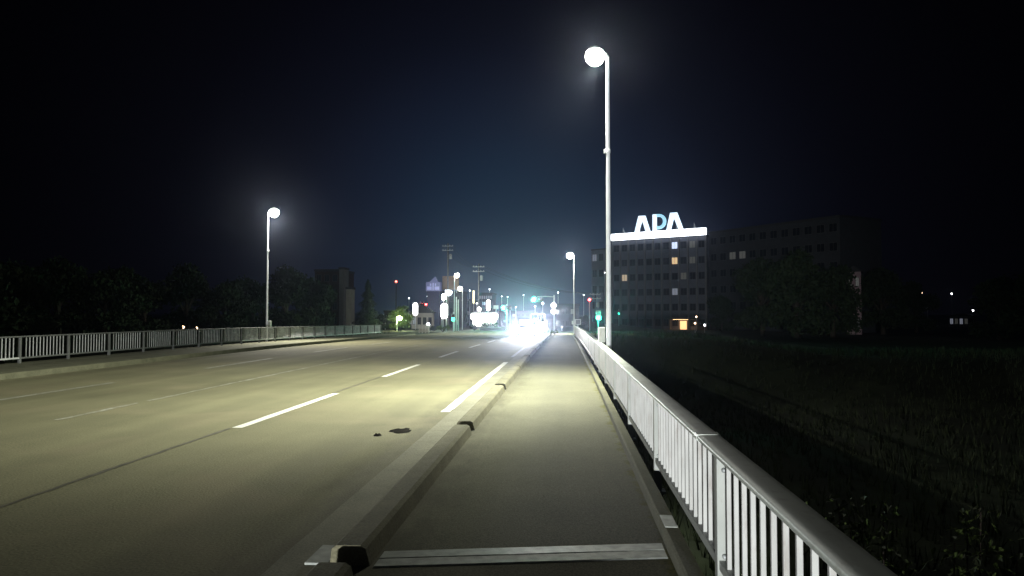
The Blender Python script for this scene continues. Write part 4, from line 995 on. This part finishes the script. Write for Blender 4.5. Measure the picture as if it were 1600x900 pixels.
# ------------------------------------------------------------------ vehicles
def loft(mb, secs):
    rings = [[mb.bm.verts.new(p) for p in s] for s in secs]; n = len(secs[0])
    for a, b in zip(rings, rings[1:]):
        for k in range(n): mb.bm.faces.new((a[k], a[(k + 1) % n], b[(k + 1) % n], b[k]))
    mb.bm.faces.new(rings[0][::-1]); mb.bm.faces.new(rings[-1])
def vehicle(name, label, cat, loc, W, Ln, prof, cabin, paint, hl_z, van=False):
    """front faces -y at y=0; prof: (y, zbottom, ztop, half width)"""
    t = thing(name, label, cat, loc, 0)
    mb = MB()
    def sec(y, zb, zt, hw): return [(-hw * .93, y, zb), (-hw, y, zb + .15 * (zt - zb)), (-hw, y, zb + .7 * (zt - zb)), (-hw * .9, y, zt), (hw * .9, y, zt), (hw, y, zb + .7 * (zt - zb)), (hw, y, zb + .15 * (zt - zb)), (hw * .93, y, zb)]
    loft(mb, [sec(*q) for q in prof]); mb.build('body', paint, t)
    mb = MB(); c = cabin
    def csec(y, z, hw): return (-hw, y, z), (hw, y, z)
    a0, a1 = csec(c[0], c[4], W / 2 * .9); b0, b1 = csec(c[1], c[5], W / 2 * .76); c0, c1 = csec(c[2], c[5], W / 2 * .76); d0, d1 = csec(c[3], c[4], W / 2 * .9)
    mb.face([a0, a1, b1, b0]); mb.face([b0, b1, c1, c0]); mb.face([c0, c1, d1, d0]); mb.face([a0, b0, c0, d0]); mb.face([a1, d1, c1, b1]); mb.face([a0, d0, d1, a1])
    mb.build('roof', paint, t)
    mb = MB(); u = lambda p, q, f: Vector(p).lerp(Vector(q), f)
    off = Vector((0, -0.012, 0.008))
    mb.face([u(a0, b0, .1) + Vector((.07, 0, 0)) + off, u(a1, b1, .1) - Vector((.07, 0, 0)) + off, u(a1, b1, .92) - Vector((.06, 0, 0)) + off, u(a0, b0, .92) + Vector((.06, 0, 0)) + off]); mb.build('windscreen', M['car_glass'], t)
    for s in (0, 1):
        p0, p1, p2, p3 = (a0, b0, c0, d0) if s == 0 else (a1, b1, c1, d1); o = Vector((-.01 if s == 0 else .01, 0, 0.004))
        mb = MB(); mb.face([u(p0, p3, .12) .lerp(u(p1, p2, .05), .12) + o, u(p1, p2, .05).lerp(u(p0, p3, .1), .12) + o, u(p1, p2, .93).lerp(u(p0, p3, .93), .12) + o, u(p0, p3, .9).lerp(u(p1, p2, .9), .12) + o]); mb.build('side_window', M['car_glass'], t)
    for sx in (-1, 1):
        for wy in (0.8, Ln - 0.8):
            mb = MB(); x = sx * (W / 2 - 0.10); mb.lathe([(0.2, -.1), (0.29, -.1), (0.31, -.06), (0.31, .06), (0.29, .1), (0.2, .1)], (x, wy, 0.31), 20, 'x'); wh = mb.build('wheel', M['rubber'], t)
            mb = MB(); mb.lathe([(0.19, -.105), (0.19, .105)], (x, wy, 0.31), 14, 'x'); mb.build('rim', M['galv'], wh)
        mb = MB(); mb.lathe([(0.12, 0), (0.12, 0.03), (0.06, 0.05)], (sx * (W / 2 - 0.26), 0.03, hl_z), 16, 'y'); mb.build('headlight', M['head'], t)
        mb = MB(); mb.box(sx * (W / 2 - .05) - .02, sx * (W / 2 + .15) + .02, c[0] + .12, c[0] + .22, c[4] + .02, c[4] + .18, .02) if sx > 0 else mb.box(-(W / 2 + .15), -(W / 2 - .05), c[0] + .12, c[0] + .22, c[4] + .02, c[4] + .18, .02)
        mb.build('wing_mirror', paint, t)
        mb = MB(); mb.box(sx * (W / 2 - .2) - .08, sx * (W / 2 - .2) + .08, Ln - .01, Ln + .03, hl_z + .05, hl_z + .25); mb.build('tail_light', M['lens_off'], t)
    mb = MB(); mb.box(-W / 2 * .96, W / 2 * .96, -.06, .10, .24, .44, .03); mb.build('bumper', paint, t)
    mb = MB(); mb.box(-W / 2 * .5, W / 2 * .5, -.005, .03, .48, .62, .01); mb.build('grille', M['dark'], t)
    mb = MB(); mb.box(-.165, .165, -.078, -.064, .30, .46); mb.build('number_plate', M['plate_white'], t)
    return t
CY = 60.0
car = vehicle('oncoming_car', 'oncoming car with dazzling white headlights in the lane beside the kerb', 'car', (-3.25, CY, gz(CY)), 1.7, 4.3,
    [(0, .26, .70, .76), (.3, .2, .78, .83), (1.0, .18, .88, .85), (3.6, .18, .95, .85), (4.15, .22, .92, .82), (4.3, .3, .85, .76)], (1.0, 1.75, 3.3, 3.95, .88, 1.46), M['car_silver'], .64)
VY = 73.0
van = vehicle('oncoming_van', 'white boxy van following close behind the dazzling car', 'van', (-2.75, VY, gz(VY)), 1.7, 4.4,
    [(0, .28, 1.05, .78), (.12, .22, 1.1, .84), (.8, .2, 1.15, .85), (4.3, .2, 1.15, .85), (4.4, .3, 1.1, .8)], (.12, .65, 4.2, 4.36, 1.10, 1.98), M['car_white'], .72)
for base, y0, hz, pw in ((-3.25, CY, .64, 16000), (-2.75, VY, .72, 5000)):
    for sx in (-1, 1):
        loc = Vector((base + sx * .59, y0 - .06, gz(y0) + hz))
        put_spot('headlight_beam', loc, loc + Vector((0.5, -10, 0.05)), pw, 22, 1.0, (1.0, 0.99, 0.97), 0.09)

fc = copy_tree(car); fc['label'] = 'car coming up behind the viewer on the far lanes'; fc.name = 'following_car'
fc.location = (-9.0, -55.0, 0); fc.rotation_euler = (0, 0, math.pi)
for sx in (-1, 1):
    put_spot('headlight_beam', (-9.0 + sx * .59, -54.9, .64), (-9.0 + sx * .59 + 1.4, -45.0, .50), 88000, 34, 1.0, (0.97, 1.0, 0.99), 0.09)

# ------------------------------------------------------------------ haze, added to spread a glow around the lamps
hz = MB(); hz.box(-1000, 1000, -50, 700, -8, 60); ho = hz.build('haze', None); tag(ho, 'thin haze added to spread a glow around the lamps', 'haze', kind='stuff')
hm = bpy.data.materials.new('glow_haze'); hm.use_nodes = True; nt = hm.node_tree
for n in list(nt.nodes):
    if n.type == 'BSDF_PRINCIPLED': nt.nodes.remove(n)
pv = nd(nt, 'ShaderNodeVolumePrincipled'); pv.inputs['Color'].default_value = (0.62, 0.72, 1.0, 1); pv.inputs['Density'].default_value = 0.00042; pv.inputs['Anisotropy'].default_value = 0.93
nt.links.new(pv.outputs['Volume'], nt.nodes['Material Output'].inputs['Volume'])
ho.data.materials.append(hm)

# ------------------------------------------------------------------ night sky
w = bpy.data.worlds.new('World'); scene.world = w; w.use_nodes = True; nt = w.node_tree; L = nt.links.new
bg = nt.nodes['Background']
sky = nd(nt, 'ShaderNodeTexSky'); sky.sky_type = 'NISHITA'; sky.sun_disc = False; sky.sun_elevation = R(-9); sky.sun_rotation = R(-8)
tc = nd(nt, 'ShaderNodeTexCoord')
dv = (at(800, 430, 100) - EYE).normalized()
dp = nd(nt, 'ShaderNodeVectorMath'); dp.operation = 'DOT_PRODUCT'; dp.inputs[1].default_value = dv
L(tc.outputs['Generated'], dp.inputs[0])
rp = nd(nt, 'ShaderNodeValToRGB'); cr = rp.color_ramp; cr.interpolation = 'B_SPLINE'
cr.elements[0].position = 0.60; cr.elements[0].color = (0.0002, 0.0002, 0.0003, 1)
cr.elements[1].position = 1.0; cr.elements[1].color = (0.0060, 0.0220, 0.0480, 1)
for pos, c in ((0.80, (0.0002, 0.0002, 0.0005)), (0.90, (0.0010, 0.0009, 0.0022)), (0.95, (0.0024, 0.0026, 0.0062)), (0.98, (0.0062, 0.0095, 0.0230))):
    e = cr.elements.new(pos); e.color = (*c, 1)
L(dp.outputs['Value'], rp.inputs['Fac'])
ad = nd(nt, 'ShaderNodeMix'); ad.data_type = 'RGBA'; ad.blend_type = 'ADD'; ad.inputs[0].default_value = 0.05
L(rp.outputs['Color'], ad.inputs[6]); L(sky.outputs['Color'], ad.inputs[7])
L(ad.outputs[2], bg.inputs['Color']); bg.inputs['Strength'].default_value = 1.0

# ------------------------------------------------------------------ render settings
scene.view_settings.view_transform = 'Standard'; scene.view_settings.look = 'None'; scene.view_settings.gamma = 1.0; scene.view_settings.exposure = 0.0
scene.view_settings.use_curve_mapping = False
scene.render.engine = 'CYCLES'
scene.cycles.use_denoising = True
scene.cycles.max_bounces = 5; scene.cycles.diffuse_bounces = 2; scene.cycles.glossy_bounces = 2; scene.cycles.volume_bounces = 0
scene.cycles.sample_clamp_indirect = 4.0
scene.cycles.use_light_tree = True
scene.cycles.filter_width = 1.5
